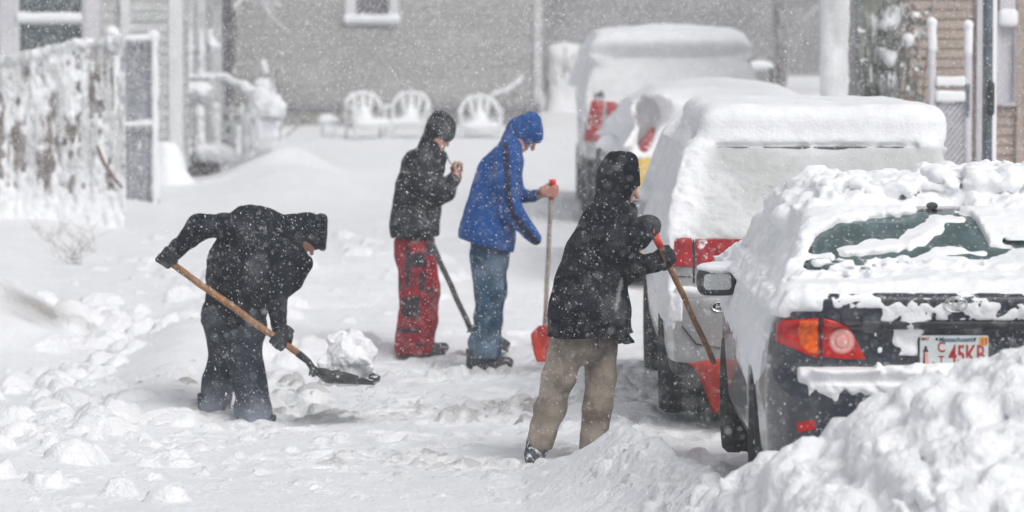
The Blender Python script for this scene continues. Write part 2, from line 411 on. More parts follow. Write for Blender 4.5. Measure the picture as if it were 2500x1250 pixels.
# the ploughed bank in the right foreground
cx = np.array([-.6, .05, .30, .52, .80, 1.02, 1.19, 1.36, 1.53, 1.70, 1.86, 2.05, 2.35, 2.8, 4, 8])
cz = np.array([0, .04, .15, .29, .32, .44, .61, .67, .83, .945, .995, 1.06, 1.10, 1.15, 1.15, 1.15])
cy = np.array([21.5, 21.4, 21.2, 21.0, 19.6, 17.9, 17.15, 17.0, 16.9, 16.9, 16.85, 16.8, 16.8, 16.8, 16.8, 16.8])
CZ = np.interp(gx, cx, cz)[:, None]; CY = np.interp(gx, cx, cy)[:, None]
back = np.where(GX > .95, .62, .55)
dfr = GY-CY
prof = np.where(dfr < 0, np.exp(-(dfr/1.9)**2), np.exp(-(dfr/back)**2))
bankw = CZ*prof
nearb = sstep(.75, 1.05, GX)*sstep(19.2, 18.3, GY)      # here the bank is a mesh of its own
bankfull = bankw.copy(); bankw = bankw*(1-nearb)+np.maximum(bankw-.16, 0)*nearb
H = np.maximum(H, H*.3+bankw)
H += .12*G(1.0, 20.9, .5, .9)
bk = np.clip(bankw/.35, 0, 1)
H += bk*.06*billow(GX, GY, H, 2.2, 3)
# loose chunks
def stamp(n, fx, fy, r0, r1, asp=.8, sink=.35, dirt=None, rough=.25, clump=True):
    for i in range(n):
        x, y = fx(), fy()
        if clump and float(vnoise(x*1.3+n, y*.8, r1*50)) < .5: continue
        if callable(r1): r = r1(x, y)
        else: r = r0*math.exp(rng.random()**2.2*math.log(r1/r0))
        if r <= 0: continue
        i0, i1 = np.searchsorted(gx, [x-r, x+r]); j0, j1 = np.searchsorted(gy, [y-r, y+r])
        if i1-i0 < 2 or j1-j0 < 2: continue
        dx = (gx[i0:i1, None]-x)/r; dy = (gy[None, j0:j1]-y)/r
        a = rng.random()*6.28; e = .65+.35*rng.random(); ca, sa = math.cos(a), math.sin(a)
        u = dx*ca+dy*sa; v = (-dx*sa+dy*ca)/e
        d2 = u*u+v*v
        if r > .03:
            nn = fbm(gx[i0:i1, None]+i*.37, gy[None, j0:j1], 0, 1.1/r, 3); d2 = np.clip(d2+.75*nn, 0, 4)
        cap = np.sqrt(np.clip(1-d2, 0, 1))
        k1, k2 = rng.normal(size=2)*.55
        cap = np.minimum(cap, .62+.3*rng.random()+k1*dx+k2*dy)
        ic, jc = (i0+i1)//2, (j0+j1)//2
        base = Hb[ic, jc]-sink*r*asp
        n3 = _H[(np.arange(i0, i1)[:, None]*(1+i % 3)//2) % 64, (np.arange(j0, j1)[None, :]//2) % 64, i % 64]
        hh = base+cap*r*asp*1.2+(n3-.5)*r*rough*.3
        sub = H[i0:i1, j0:j1]; m = (d2 < 1) & (cap > 0) & (hh > sub)
        sub[m] = hh[m]
        if dirt is not None: DI[i0:i1, j0:j1][m] = dirt*rng.random()
U = lambda a, b: (lambda: a+(b-a)*rng.random())
Nn = lambda m, s: (lambda: m+s*rng.normal())
DI = np.zeros_like(H); Hb = H.copy()
stamp(1300, Nn(-2.35, .42), Nn(28.0, 2.6), .03, .20)
stamp(40, Nn(-2.2, .5), Nn(26.5, 3), .15, .28, .45)
stamp(12, Nn(-2.6, .8), Nn(22.4, 1.3), .12, .30, .14)
stamp(900, Nn(-2.5, .9), Nn(22.3, 1.6), .015, .05, .7, .3)
stamp(260, Nn(-3.6, .5), Nn(30.3, .8), .04, .20)
stamp(900, Nn(-2.3, .9), Nn(22.5, 1.6), .02, .085, .6)
stamp(1200, Nn(-.1, .8), Nn(26.2, .9), .025, .12, dirt=.75)
stamp(500, Nn(-.3, .9), Nn(25.2, .5), .015, .05, .7, dirt=.6)
stamp(350, Nn(-.9, .5), Nn(25.4, .25), .02, .09, .7, dirt=.8)
stamp(450, Nn(.55, .35), Nn(26.2, 1.5), .03, .13, dirt=.25)
stamp(380, Nn(.1, .6), Nn(22.6, .35), .02, .09, .6, dirt=.7)
stamp(900, U(-2.6, 1.0), U(20, 30), .012, .05, .6, dirt=.25)
for i in range(110):      # boot holes
    x, y = rng.normal(-.3, .9), 22+9*rng.random(); a = rng.normal()*.8
    d_ = ((GX-x)*math.cos(a)+(GY-y)*math.sin(a))**2/.0036+(-(GX-x)*math.sin(a)+(GY-y)*math.cos(a))**2/.020
    q_ = np.exp(-d_*d_); H -= .045*q_; H += .015*np.exp(-(np.sqrt(d_)-1.5)**2*6)
stamp(500, U(-4, 1.0), U(30, 45), .03, .12, .5)
stamp(320, Nn(-1.6, .9), Nn(36, 2.5), .04, .18, .6)
Hb = H.copy()
Hb = H.copy()
stamp(420, Nn(.75, .28), Nn(21.0, .5), .03, .10, .6)
Hb = H.copy()
stamp(700, Nn(.8, .30), Nn(20.6, .6), .02, .06, .6)
stamp(160, Nn(.75, .25), Nn(24.2, .4), .03, .09, .5)
Hb = H.copy()
stamp(500, Nn(1.0, .2), Nn(19.0, .7), .03, .09, .7)
# flatten where people have trampled
H += .010*fbm(GX, GY, 0*GX+2, 9, 3)*(GY < 40)
H += .016*billow(GX, GY, 0*GX+1, 6, 3)*bk
for (a_, b_, Y_, h_, r_) in ((516, 1010, 25.16, .03, .17), (622, 1030, 24.86, .03, .17), (560, 1020, 24.9, -.055, .50), (1310, 1120, 22.4, .02, .1), (1010, 860, 29.3, -.06, .45), (1195, 900, 28.2, -.045, .40)):
    q_ = at(a_, b_, Y_); H += h_*G(q_.x, q_.y, r_, r_)*(1+.8*fbm(GX, GY, 0*GX+2, 9, 2))
dmask = np.clip(DI, 0, 1)*.95+.85*sstep(.05, .45, fbm(GX, GY, 0*GX+4, 1.3, 4))*(G(-.1, 26.3, 1.4, .9)+G(.1, 22.7, 1.2, .4)+G(-3.35, 30, .35, .6, 1.3)+G(-1.2, 25.2, .8, .35))
nx_, ny_ = GX.shape
vs = np.stack([GX, GY, H], -1).reshape(-1, 3)
ii = (np.arange(nx_-1)[:, None]*ny_+np.arange(ny_-1)[None, :]).ravel()
fs = np.stack([ii, ii+ny_, ii+ny_+1, ii+1], 1)
gm = raw_mesh('snowy_ground', vs, fs, M['snow'])
aa = gm.attributes.new('mask', 'FLOAT', 'POINT'); aa.data.foreach_set('value', np.clip(dmask, 0, .8).astype(np.float32).ravel())
tag(link('snowy_ground', gm), kind='structure')
def gh(x, y):
    return float(H[np.clip(np.searchsorted(gx, x), 0, nx_-1), np.clip(np.searchsorted(gy, y), 0, ny_-1)])

# ------------------------------------------------------------------ people
class Fig:
    """a figure at depth Y: joints are read off the photo, dy is metres away from (+) or towards (-) the camera"""
    def __init__(s, px, pyf, Y, label):
        s.Y = Y; p = at(px, pyf, Y); s.loc = Vector((p.x, Y, p.z))
        s.sc = FPX/Y
        s.root = empty('person', s.loc, label, 'person')
    def p(s, px, py, dy=0.0): return np.array(at(px, py, s.Y+dy)-s.loc, np.float32)
    def chain(s, F, pts, k=.03, both=0.0):
        """pts: (px, py, dy, r)"""
        for a, b in zip(pts[:-1], pts[1:]):
            for o in ((0,) if not both else (-both, both)):
                F.add(capsule(s.p(a[0], a[1], a[2]+o), s.p(b[0], b[1], b[2]+o), a[3], b[3]), k)
    def folds(s, F, amp=.012, sc=7, seed=0, st=(1, 1, .6)):
        F.noise(lambda x, y, z: amp*fbm(x*st[0]+seed, y*st[1], z*st[2], sc, 3)+amp*.6*billow(x*st[0]*1.3, y*1.3+seed, z*st[2], sc*1.3, 2))
def hand(F, c, sdir, n, size=1.0, curl=(60, 70, 50), r=.0092, thumb=True, k=.006, spread=0.0):
    """right for a grip on a bar through c along sdir; n points from the palm to the bar"""
    s = Vector(sdir).normalized(); n = Vector(n); n = (n-s*n.dot(s)).normalized(); u = s.cross(n).normalized()
    return _hand(F, Vector(c), s, n, u, size, curl, r, thumb, k, spread)
def _hand(F, c, s, n, u, size, curl, r, thumb, k, spread):
    W = c-u*.070*size-n*.030*size
    K = W+u*.085*size
    for o in (-.028, 0, .028):
        F.add(capsule(W+s*o*size*.8, K+s*o*size, .017*size, .014*size), .014)
    L = ((.040, .026, .020), (.045, .029, .021), (.042, .027, .021), (.033, .021, .018))
    for i, o in enumerate((-.033, -.011, .011, .033)):
        p = K+s*o*size; ang = 0; d = u.copy()
        for j in range(3):
            ang += R(curl[j]+(i-1.5)*spread); d = u*math.cos(ang)+n*math.sin(ang)
            q = p+d*L[i][j]*size
            F.add(capsule(p, q, r*size*(1.08-.1*j), r*size*(.98-.1*j)), k); p = q
    if thumb:
        t0 = W+u*.025*size-s*.036*size; t1 = t0+(u*.6+n*.75-s*.3)*.034*size; t2 = t1+(u*.75+n*.65+s*.35)*.028*size; t3 = t2+(u*.5+n*.3+s*.8)*.022*size
        F.add(capsule(t0, t1, .015*size, r*1.25*size), .012)
        F.add(capsule(t1, t2, r*1.25*size, r*1.1*size), .006); F.add(capsule(t2, t3, r*1.1*size, r*size), .006)
    return W
def head(F, c, face, up, r=.095):
    """skull, jaw, nose, brow, eye sockets, lips and ears; face and up are directions"""
    c = Vector(c); f = Vector(face).normalized(); up = Vector(up); up = (up-f*up.dot(f)).normalized(); s = f.cross(up)
    F.add(capsule(c-f*.02+up*.02, c+f*.015+up*.02, r*.88, r*.84), .03)
    F.add(capsule(c+f*.02-up*.02, c+f*.045-up*.075, r*.68, r*.40), .03)
    F.add(capsule(c+f*r*.92+up*.012, c+f*r*1.2-up*.028, .009, .015), .012)          # nose
    F.add(capsule(c+f*r*.86+up*.03-s*.035, c+f*r*.86+up*.03+s*.035, .012, .012), .012)  # brow
    for o in (-1, 1):
        F.sub(ellip(c+f*r*1.0+up*.010+s*.032*o, (.018, .018, .013)), .012)
        F.add(ellip(c+f*r*.80+up*.010+s*.031*o, (.013, .013, .013)), .003)           # eyeball
        F.add(capsule(c-f*.005+s*r*.86*o+up*.02, c-f*.012+s*r*.86*o-up*.03, .014, .010), .008)
    F.add(capsule(c+f*r*.92-up*.056-s*.02, c+f*r*.92-up*.056+s*.02, .009, .009), .006)
    F.add(capsule(c+f*r*.90-up*.072-s*.016, c+f*r*.90-up*.072+s*.016, .009, .009), .006)
def fieldbox(fig, x0, y0, x1, y1, d, h, pad=0.0):
    a = fig.p(x0, y1); b = fig.p(x1, y0)
    return Field((a[0]-pad, -d, a[2]-pad), (b[0]+pad, d, b[2]+pad), h)
def boot(F, heel, toe, r=.05):
    heel = np.array(heel); toe = np.array(toe)
    F.add(capsule(heel, toe, r, r*.85), .03); F.add(capsule(heel+(0, 0, .02), heel+(0, 0, .20), r*1.05, r*1.15), .03)
    F.add(capsule(heel*.6+toe*.4+(0, 0, .02), heel+(0, 0, .10), r*.9, r), .03)
JH = .0115

# --- A: bent man in a black coat with a loaded shovel ---------------------------------
A = Fig(585, 1030, 25.0, 'stooping person in black hooded coat lifting a heaped scoop of snow')
F = fieldbox(A, 370, 485, 820, 850, .55, JH)
A.chain(F, [(578, 745, 0, .195), (600, 650, 0, .23), (622, 580, 0, .19), (700, 572, 0, .125)], .06, .07)
A.chain(F, [(655, 640, 0, .16), (668, 685, 0, .125)], .08, .06)
A.chain(F, [(603, 556, -.16, .105), (548, 552, -.30, .080), (490, 553, -.33, .078), (440, 600, -.33, .060)], .035)
A.chain(F, [(438, 602, -.33, .062), (424, 618, -.33, .056)], .01)
A.chain(F, [(670, 620, .05, .11), (672, 715, -.16, .085), (681, 790, -.30, .052)], .05)
A.chain(F, [(680, 786, -.30, .058), (682, 806, -.30, .052)], .01)
A.chain(F, [(735, 628, -.02, .045), (750, 640, -.02, .03)], .03)           # raised collar
A.chain(F, [(712, 615, 0, .08), (738, 640, 0, .055), (720, 690, 0, .05)], .05, .06)
A.folds(F, .016, 6, 3)
F.cut(A.p(575, 806), (-.12, 0, -1), .02)
coat = fobj('coat', F, M['coat_black'], A.root)
F = fieldbox(A, 690, 495, 820, 650, .25, .009)
F.add(ellip(A.p(752, 568), (.122, .14, .118)), .03)
A.chain(F, [(700, 570, 0, .12), (745, 572, 0, .115)], .04)
A.chain(F, [(784, 538, 0, .045), (788, 605, 0, .024)], .03, .075)
F.sub(ellip(A.p(742, 622, -.02), (.075, .085, .075)), .02)
F.sub(ellip(A.p(737, 606, -.11), (.060, .080, .042)), .02)
A.folds(F, .010, 9, 6)
F.cut(A.p(803, 570), (1, 0, 0), .01)
fobj('hood', F, M['coat_black'], A.root)
F = fieldbox(A, 470, 740, 690, 1050, .45, JH)
A.chain(F, [(566, 770, 0, .19), (585, 800, 0, .165)], .04, .05)
A.chain(F, [(548, 790, .16, .135), (552, 872, .16, .105), (536, 925, .16, .095), (522, 990, .16, .098)], .02)
A.chain(F, [(524, 985, .16, .088), (519, 1012, .16, .085)], .02)
A.chain(F, [(598, 790, -.10, .135), (598, 872, -.12, .108), (610, 935, -.14, .100), (622, 1000, -.16, .112)], .018)
A.chain(F, [(616, 1000, -.12, .12), (622, 1022, -.12, .10)], .02)
A.folds(F, .020, 6, 9, (1.2, 1.2, .5))
F.cut(A.p(560, 1034), (0, 0, -1), .01)
zb = A.p(560, 1034)[2]
def cuff(zlo, zhi, amt=.8):
    return lambda v: amt*sstep(zhi, zlo, v[:, 2]+.12*fbm(v[:, 0], v[:, 1], v[:, 2], 5, 3))
fobj('trousers', F, M['pants_dark'], A.root, attr=cuff(zb, zb+.30, .75))
for (a, b, dy) in (((505, 1012), (556, 1010), .16), ((600, 1035), (658, 1020), -.15)):
    F = fieldbox(A, 470, 960, 690, 1060, .5, .009); boot(F, A.p(*a, dy), A.p(*b, dy), .05)
    F.cut(A.p(560, 965), (0, 0, 1)); fobj('boot', F, M['boot_snowy'], A.root)
# his shovel
shA0 = A.p(408, 636, -.36); shA1 = A.p(768, 892, -.36)
shd = Vector(shA1-shA0).normalized()
def grip_at(px, py, dy): return A.p(px, py, dy)
for (c, n, u_out) in ((A.p(405, 632, -.36), (.1, .9, .45), 1), (A.p(683, 831, -.36), (-.1, .9, -.4), 1)):
    F = Field(Vector(c)-Vector((.16, .16, .16)), Vector(c)+Vector((.16, .16, .16)), .0055)
    hand(F, c, -shd, n, 1.12, (65, 75, 55), .0135)
    F.noise(lambda x, y, z: .004*fbm(x, y, z, 25, 2), .03)
    fobj('glove', F, M['glove'], A.root)
# skin body, one surface (mostly under the clothes)
F = fieldbox(A, 370, 480, 820, 1050, .5, .012)
A.chain(F, [(575, 750, 0, .13), (610, 640, 0, .13), (650, 590, 0, .12), (700, 580, 0, .06), (735, 578, 0, .06)], .05, .05)
A.chain(F, [(605, 565, -.14, .06), (500, 556, -.31, .045), (425, 615, -.33, .03), (408, 630, -.33, .03)], .03)
A.chain(F, [(665, 620, .05, .06), (672, 715, -.16, .045), (682, 800, -.30, .03), (684, 824, -.32, .03)], .03)
A.chain(F, [(550, 790, .16, .08), (556, 872, .16, .06), (528, 1000, .16, .045)], .03)
A.chain(F, [(598, 790, -.1, .08), (595, 872, -.12, .06), (618, 1010, -.12, .045)], .03)
head(F, A.p(742, 580), (.62, -.35, -.70), (.7, 0, .7), .092)
fobj('body', F, M['skin'], A.root)

# --- B: dark hoodie, red trousers -----------------------------------------------------
B = Fig(1015, 864, 29.5, 'standing person in charcoal hooded jacket and red patched trousers, hands at chest')
F = fieldbox(B, 925, 330, 1150, 620, .5, JH)
B.chain(F, [(1052, 368, 0, .085), (1030, 412, 0, .140), (1022, 455, 0, .155), (1019, 505, 0, .165), (1012, 548, 0, .178), (1014, 620, 0, .172)], .05, .10)
B.chain(F, [(1055, 372, 0, .075), (1076, 382, 0, .045), (1070, 410, 0, .06)], .04, .04)
B.chain(F, [(1014, 392, -.22, .085), (1038, 455, -.28, .078), (1068, 478, -.26, .066), (1092, 470, -.22, .064)], .04)
B.chain(F, [(1092, 470, -.22, .062), (1104, 440, -.16, .058)], .03)
B.chain(F, [(1090, 455, -.1, .068), (1110, 436, -.08, .052)], .03)
B.chain(F, [(1035, 395, .2, .08), (1080, 470, .26, .065), (1112, 432, .10, .05)], .04)
B.folds(F, .015, 7, 12)
F.cut(B.p(1012, 577), (.04, 0, -1), .01)
fobj('jacket', F, M['hoodie'], B.root)
F = fieldbox(B, 1000, 245, 1140, 400, .25, .009)
F.add(ellip(B.p(1076, 312), (.112, .125, .128), .25), .03)
B.chain(F, [(1050, 365, 0, .10), (1068, 330, 0, .10)], .04)
F.sub(ellip(B.p(1104, 362, -.02), (.060, .080, .056)), .015)
F.sub(ellip(B.p(1096, 358, -.10), (.034, .07, .040)), .02)
B.folds(F, .009, 10, 2)
fobj('hood', F, M['hoodie'], B.root)
F = fieldbox(B, 930, 560, 1100, 880, .4, JH)
B.chain(F, [(1012, 590, 0, .15), (1014, 625, 0, .14)], .04, .08)
for dy, ox in ((-.12, 0), (.12, 6)):
    B.chain(F, [(1014+ox, 625, dy, .150), (1022+ox, 705, dy, .138), (1018+ox, 780, dy, .132), (1008+ox, 850, dy, .142)], .03)
B.folds(F, .017, 7, 21, (1, 1, .6))
F.cut(B.p(1012, 862), (0, 0, -1), .01)
def boxes(fig, rects, soft=.012, side=None):
    rr = []
    for (x0, y0, x1, y1) in rects:
        a = fig.p(x0, y1); b = fig.p(x1, y0); rr.append((a[0], b[0], a[2], b[2]))
    def f(v):
        m = np.zeros(len(v))
        n = .012*fbm(v[:, 0], v[:, 1], v[:, 2], 14, 2)
        for (a, b, c, d) in rr:
            sd = np.maximum(np.maximum(a-v[:, 0], v[:, 0]-b), np.maximum(c-v[:, 2], v[:, 2]-d))+n
            m = np.maximum(m, sstep(soft*.5, -soft*.5, sd)*(v[:, 1] < 0 if side is None else 1))
        return m
    return f
fobj('trousers', F, M['pants_red'], B.root, attr=boxes(B, [
    (990, 596, 1003, 700), (1003, 612, 1043, 646), (1040, 590, 1066, 622), (1026, 660, 1038, 704), (984, 719, 1026, 768),
    (968, 796, 1030, 806), (972, 672, 980, 705), (1044, 700, 1062, 712), (955, 577, 1075, 584), (1020, 830, 1046, 838), (1008, 660, 1014, 690)]))
for a, b, dy in (((1000, 858), (1076, 860), -.12), ((1020, 852), (1084, 848), .12)):
    F = fieldbox(B, 970, 810, 1110, 880, .4, .009); boot(F, B.p(*a, dy), B.p(*b, dy), .042)
    F.cut(B.p(560, 815), (0, 0, 1)); fobj('boot', F, M['boot'], B.root)
F = fieldbox(B, 940, 250, 1145, 875, .42, .0085)
B.chain(F, [(1015, 600, 0, .12), (1022, 460, 0, .11), (1040, 400, 0, .10), (1060, 360, 0, .055), (1070, 340, 0, .055)], .05, .05)
B.chain(F, [(1014, 400, -.18, .05), (1050, 470, -.24, .04), (1092, 462, -.2, .035), (1106, 432, -.14, .028)], .03)
B.chain(F, [(1035, 400, .18, .05), (1080, 470, .24, .04), (1112, 430, .08, .028)], .03)
for dy in (-.12, .12): B.chain(F, [(1014, 610, dy, .08), (1022, 705, dy, .06), (1010, 850, dy, .045)], .03)
head(F, B.p(1069, 326), (.80, -.2, -.55), (.5, 0, .86), .086)
hand(F, B.p(1116, 410, -.10), (.35, -.9, .2), (.75, .3, .3), .95, (50, 60, 40), .0095)
hand(F, B.p(1119, 412, .06), (-.35, -.9, -.2), (.7, -.4, .3), .95, (50, 60, 40), .0095)
fobj('body', F, M['skin'], B.root)
m = MB(); m.tube([B.p(1092, 382, -.05), B.p(1098, 396, -.06), B.p(1108, 406, -.07)], .004, 6); m.build('drawstring', M['wood_dark'], B.root)

# --- C: blue coat, jeans --------------------------------------------------------------
Cc = Fig(1190, 902, 28.4, 'standing person in bright blue hooded coat and jeans holding an upright shovel')
F = fieldbox(Cc, 1090, 325, 1345, 650, .5, JH)
Cc.chain(F, [(1246, 362, 0, .085), (1232, 400, 0, .125), (1222, 445, 0, .138), (1208, 505, 0, .160), (1194, 565, 0, .178), (1192, 640, 0, .185)], .05, .11)
Cc.chain(F, [(1190, 420, -.02, .075), (1160, 560, -.02, .075), (1150, 640, 0, .09)], .08, .09)
Cc.chain(F, [(1230, 388, -.23, .085), (1232, 450, -.27, .083), (1246, 510, -.27, .078), (1292, 566, -.24, .058)], .04)
Cc.chain(F, [(1292, 566, -.24, .060), (1307, 582, -.24, .050)], .01)
Cc.chain(F, [(1245, 400, .22, .08), (1262, 478, .24, .062), (1300, 480, .12, .048)], .04)
Cc.chain(F, [(1300, 480, .12, .052), (1312, 476, .09, .046)], .01)
Cc.folds(F, .014, 7, 31)
F.cut(Cc.p(1190, 598), (-.27, 0, -1), .01)
stA = [Cc.p(*q)[[0, 2]] for q in ((1234, 352), (1238, 400), (1240, 470), (1250, 515), (1300, 576), (1312, 590))]
def stripe(v):
    m = np.zeros(len(v))
    for a, b in zip(stA[:-1], stA[1:]):
        d = b-a; t = np.clip(((v[:, 0]-a[0])*d[0]+(v[:, 2]-a[1])*d[1])/(d@d), 0, 1)
        q = np.hypot(v[:, 0]-a[0]-d[0]*t, v[:, 2]-a[1]-d[1]*t)
        m = np.maximum(m, sstep(.026, .016, q+.004*fbm(v[:, 0], v[:, 1], v[:, 2], 20, 2)))
    cf = (v[:, 0]-Cc.p(1302, 576)[0])*.64-(v[:, 2]-Cc.p(1302, 576)[2])*.77
    m = m*(v[:, 1] < -.08)
    return m
fobj('coat', F, M['coat_blue'], Cc.root, attr=stripe)
F = fieldbox(Cc, 1205, 260, 1350, 400, .25, .009)
F.add(ellip(Cc.p(1288, 318), (.105, .125, .112), .3), .03)
Cc.chain(F, [(1246, 362, 0, .09), (1272, 325, 0, .115)], .04)
Cc.chain(F, [(1298, 300, 0, .075), (1312, 338, 0, .04)], .03, .06)
F.sub(ellip(Cc.p(1296, 368, 0), (.080, .085, .055), .5), .015)
Cc.folds(F, .009, 10, 5)
fobj('hood', F, M['coat_blue'], Cc.root)
F = fieldbox(Cc, 1120, 570, 1275, 890, .4, JH)
Cc.chain(F, [(1198, 600, 0, .14), (1198, 635, 0, .13)], .04, .06)
for dy, ox in ((-.12, 0), (.10, 8)):
    Cc.chain(F, [(1192+ox, 630, dy, .125), (1192+ox, 705, dy, .103), (1188+ox, 780, dy, .088), (1182+ox, 840, dy, .098), (1182+ox, 872, dy, .10)], .03)
Cc.folds(F, .016, 7, 41, (1, 1, .8))
F.cut(Cc.p(1190, 872), (0, 0, -1), .01)
fobj('jeans', F, M['jeans'], Cc.root, attr=lambda v: .7*sstep(.0, .35, fbm(v[:, 0], v[:, 1], v[:, 2], 5, 3)))
for a, b, dy in (((1158, 890), (1232, 895), -.12), ((1176, 884), (1240, 886), .10)):
    F = fieldbox(Cc, 1120, 830, 1275, 930, .4, .009); boot(F, Cc.p(*a, dy), Cc.p(*b, dy), .05)
    F.cut(Cc.p(560, 848), (0, 0, 1)); F.cut(Cc.p(1190, 909), (0, 0, -1)); fobj('boot', F, M['boot'], Cc.root)
F = fieldbox(Cc, 1110, 265, 1375, 900, .42, .0085)
Cc.chain(F, [(1198, 600, 0, .11), (1215, 470, 0, .11), (1235, 405, 0, .10), (1256, 360, 0, .055), (1270, 340, 0, .055)], .05, .05)
Cc.chain(F, [(1230, 400, -.2, .05), (1246, 505, -.25, .04), (1296, 566, -.24, .028)], .03)
Cc.chain(F, [(1245, 400, .2, .05), (1262, 476, .22, .04), (1312, 476, .09, .027), (1322, 470, .07, .024)], .03)
for dy in (-.12, .10): Cc.chain(F, [(1195, 620, dy, .08), (1192, 705, dy, .055), (1185, 870, dy, .045)], .03)
head(F, Cc.p(1284, 328), (.62, 0, -.78), (.78, 0, .62), .09)
gC = Cc.p(1347, 466, .04)
W = hand(F, gC, (-.02, .15, -1), (-.05, .95, -.1), 1.0, (52, 60, 45), .0095)
F.add(capsule(Cc.p(1318, 474, .08), W, .026, .020), .02)
fobj('body', F, M['skin'], Cc.root)

# --- D: near person in a navy coat and khaki trousers ----------------------------------
D = Fig(1400, 1120, 22.4, 'leaning person in long black hooded coat and beige trousers digging beside the cars')
F = fieldbox(D, 1290, 470, 1640, 860, .5, .0125)
D.chain(F, [(1490, 506, 0, .09), (1478, 552, 0, .135), (1447, 620, 0, .150), (1434, 690, 0, .170), (1430, 770, 0, .195), (1424, 850, 0, .205)], .05, .10)
D.chain(F, [(1496, 560, 0, .10), (1484, 650, 0, .105), (1490, 750, 0, .095), (1500, 850, 0, .085)], .08, .08)
D.chain(F, [(1468, 545, -.18, .095), (1508, 610, -.30, .080), (1552, 578, -.30, .070), (1578, 560, -.26, .064)], .04)
D.chain(F, [(1500, 560, .12, .09), (1535, 652, .10, .082), (1600, 640, .02, .060)], .045)
D.chain(F, [(1598, 640, .02, .066), (1612, 634, .02, .056)], .01)
D.chain(F, [(1500, 505, 0, .075), (1530, 518, 0, .050), (1520, 560, 0, .07)], .04, .04)
D.chain(F, [(1522, 790, -.02, .05), (1532, 822, -.02, .045), (1545, 850, -.02, .03)], .03)
D.folds(F, .017, 6, 51)
F.cut(D.p(1430, 817), (.03, 0, -1), .01)
def zipm(v):
    a = D.p(1515, 682)[[0, 2]]; b = D.p(1501, 748)[[0, 2]]; d = b-a
    t = np.clip(((v[:, 0]-a[0])*d[0]+(v[:, 2]-a[1])*d[1])/(d@d), 0, 1)
    return sstep(.014, .006, np.hypot(v[:, 0]-a[0]-d[0]*t, v[:, 2]-a[1]-d[1]*t))*(v[:, 1] < 0)
fobj('coat', F, M['coat_navy'], D.root, attr=zipm)
m = MB(); fl = [D.p(1508, 812, -.06), D.p(1548, 838, -.06), D.p(1528, 843, -.02), D.p(1506, 838, -.02)]
F = fieldbox(D, 1480, 780, 1570, 860, .2, .008)
D.chain(F, [(1518, 800, -.04, .035), (1528, 828, -.04, .022), (1546, 834, -.05, .010)], .03); D.chain(F, [(1518, 800, 0, .03), (1512, 832, 0, .018)], .03)
fobj('coat_flap', F, M['coat_navy'], D.root)
F = fieldbox(D, 1430, 350, 1600, 540, .25, .009)
F.add(ellip(D.p(1509, 424), (.108, .120, .122), .35), .03)
D.chain(F, [(1490, 505, 0, .095), (1498, 450, 0, .10)], .04)
D.chain(F, [(1530, 402, 0, .07), (1558, 450, 0, .020)], .03, .06)
D.chain(F, [(1545, 440, 0, .03), (1532, 478, 0, .03)], .03, .085)
D.chain(F, [(1508, 440, 0, .098), (1500, 486, 0, .092)], .04)
F.sub(ellip(D.p(1570, 492, 0), (.066, .095, .062), -.7), .015)
F.sub(ellip(D.p(1556, 482, -.10), (.030, .075, .034), -.6), .02)
D.folds(F, .010, 9, 7)
fobj('hood', F, M['coat_navy'], D.root)
F = fieldbox(D, 1265, 780, 1535, 1140, .45, .0125)
D.chain(F, [(1422, 800, 0, .15), (1425, 835, 0, .13)], .04, .05)
D.chain(F, [(1388, 820, -.08, .112), (1366, 918, -.06, .092), (1342, 1000, .0, .078), (1316, 1088, .02, .072)], .03)
D.chain(F, [(1462, 820, .08, .112), (1466, 918, .06, .090), (1460, 1000, .04, .080), (1448, 1090, .02, .075)], .03)
D.folds(F, .015, 6, 61, (1, 1, .8))
F.cut(D.p(1314, 1098), (-.12, 0, -.99), .01)
fobj('trousers', F, M['khaki'], D.root, attr=lambda v: .8*sstep(.0, .4, fbm(v[:, 0], v[:, 1], v[:, 2], 4, 3)))
F = fieldbox(D, 1265, 1050, 1380, 1170, .4, .008)
D.chain(F, [(1314, 1092, .02, .060), (1304, 1112, .0, .052), (1300, 1132, -.03, .036)], .02)
D.chain(F, [(1312, 1080, .02, .062), (1308, 1100, .02, .058)], .01)
fobj('boot', F, M['boot_snowy'], D.root)
F = fieldbox(D, 1400, 1070, 1540, 1160, .4, .009); boot(F, D.p(1440, 1132, .02), D.p(1500, 1136, .05), .048); F.cut(D.p(1440, 1094), (0, 0, 1)); fobj('boot', F, M['boot'], D.root)
sD0 = D.p(1598, 572, -.24); sD1 = D.p(1748, 892, .10); sdd = Vector(sD1-sD0).normalized()
F = Field(Vector(D.p(1585, 550, -.24))-Vector((.15, .15, .15)), Vector(D.p(1585, 550, -.24))+Vector((.15, .15, .15)), .0055)
hand(F, D.p(1588, 560, -.24), (-.15, -.98, 0), (.15, 0, -1), 1.05, (85, 95, 60), .0145); F.add(ellip(D.p(1581, 550, -.23), (.074, .062, .058)), .035)
fobj('glove', F, M['glove'], D.root)
cD = np.array(sD0)+(np.array(sD1)-np.array(sD0))*.17
F = Field(Vector(cD)-Vector((.15, .15, .15)), Vector(cD)+Vector((.15, .15, .15)), .0055)
hand(F, cD, -sdd, (.35, -.9, .1), 1.12, (60, 72, 52), .014); F.add(capsule(D.p(1608, 634, .0), cD+np.array((-.02, .05, 0)), .045, .035), .03)
fobj('glove', F, M['glove'], D.root)
F = fieldbox(D, 1280, 355, 1650, 1130, .42, .0095)
D.chain(F, [(1428, 775, 0, .10), (1435, 700, 0, .12), (1452, 610, 0, .11), (1480, 550, 0, .10), (1500, 500, 0, .055), (1508, 470, 0, .055)], .05, .05)
D.chain(F, [(1470, 550, -.15, .05), (1510, 608, -.28, .04), (1575, 562, -.24, .03)], .03)
D.chain(F, [(1500, 560, .12, .05), (1535, 650, .1, .04), (1605, 636, .02, .03)], .03)
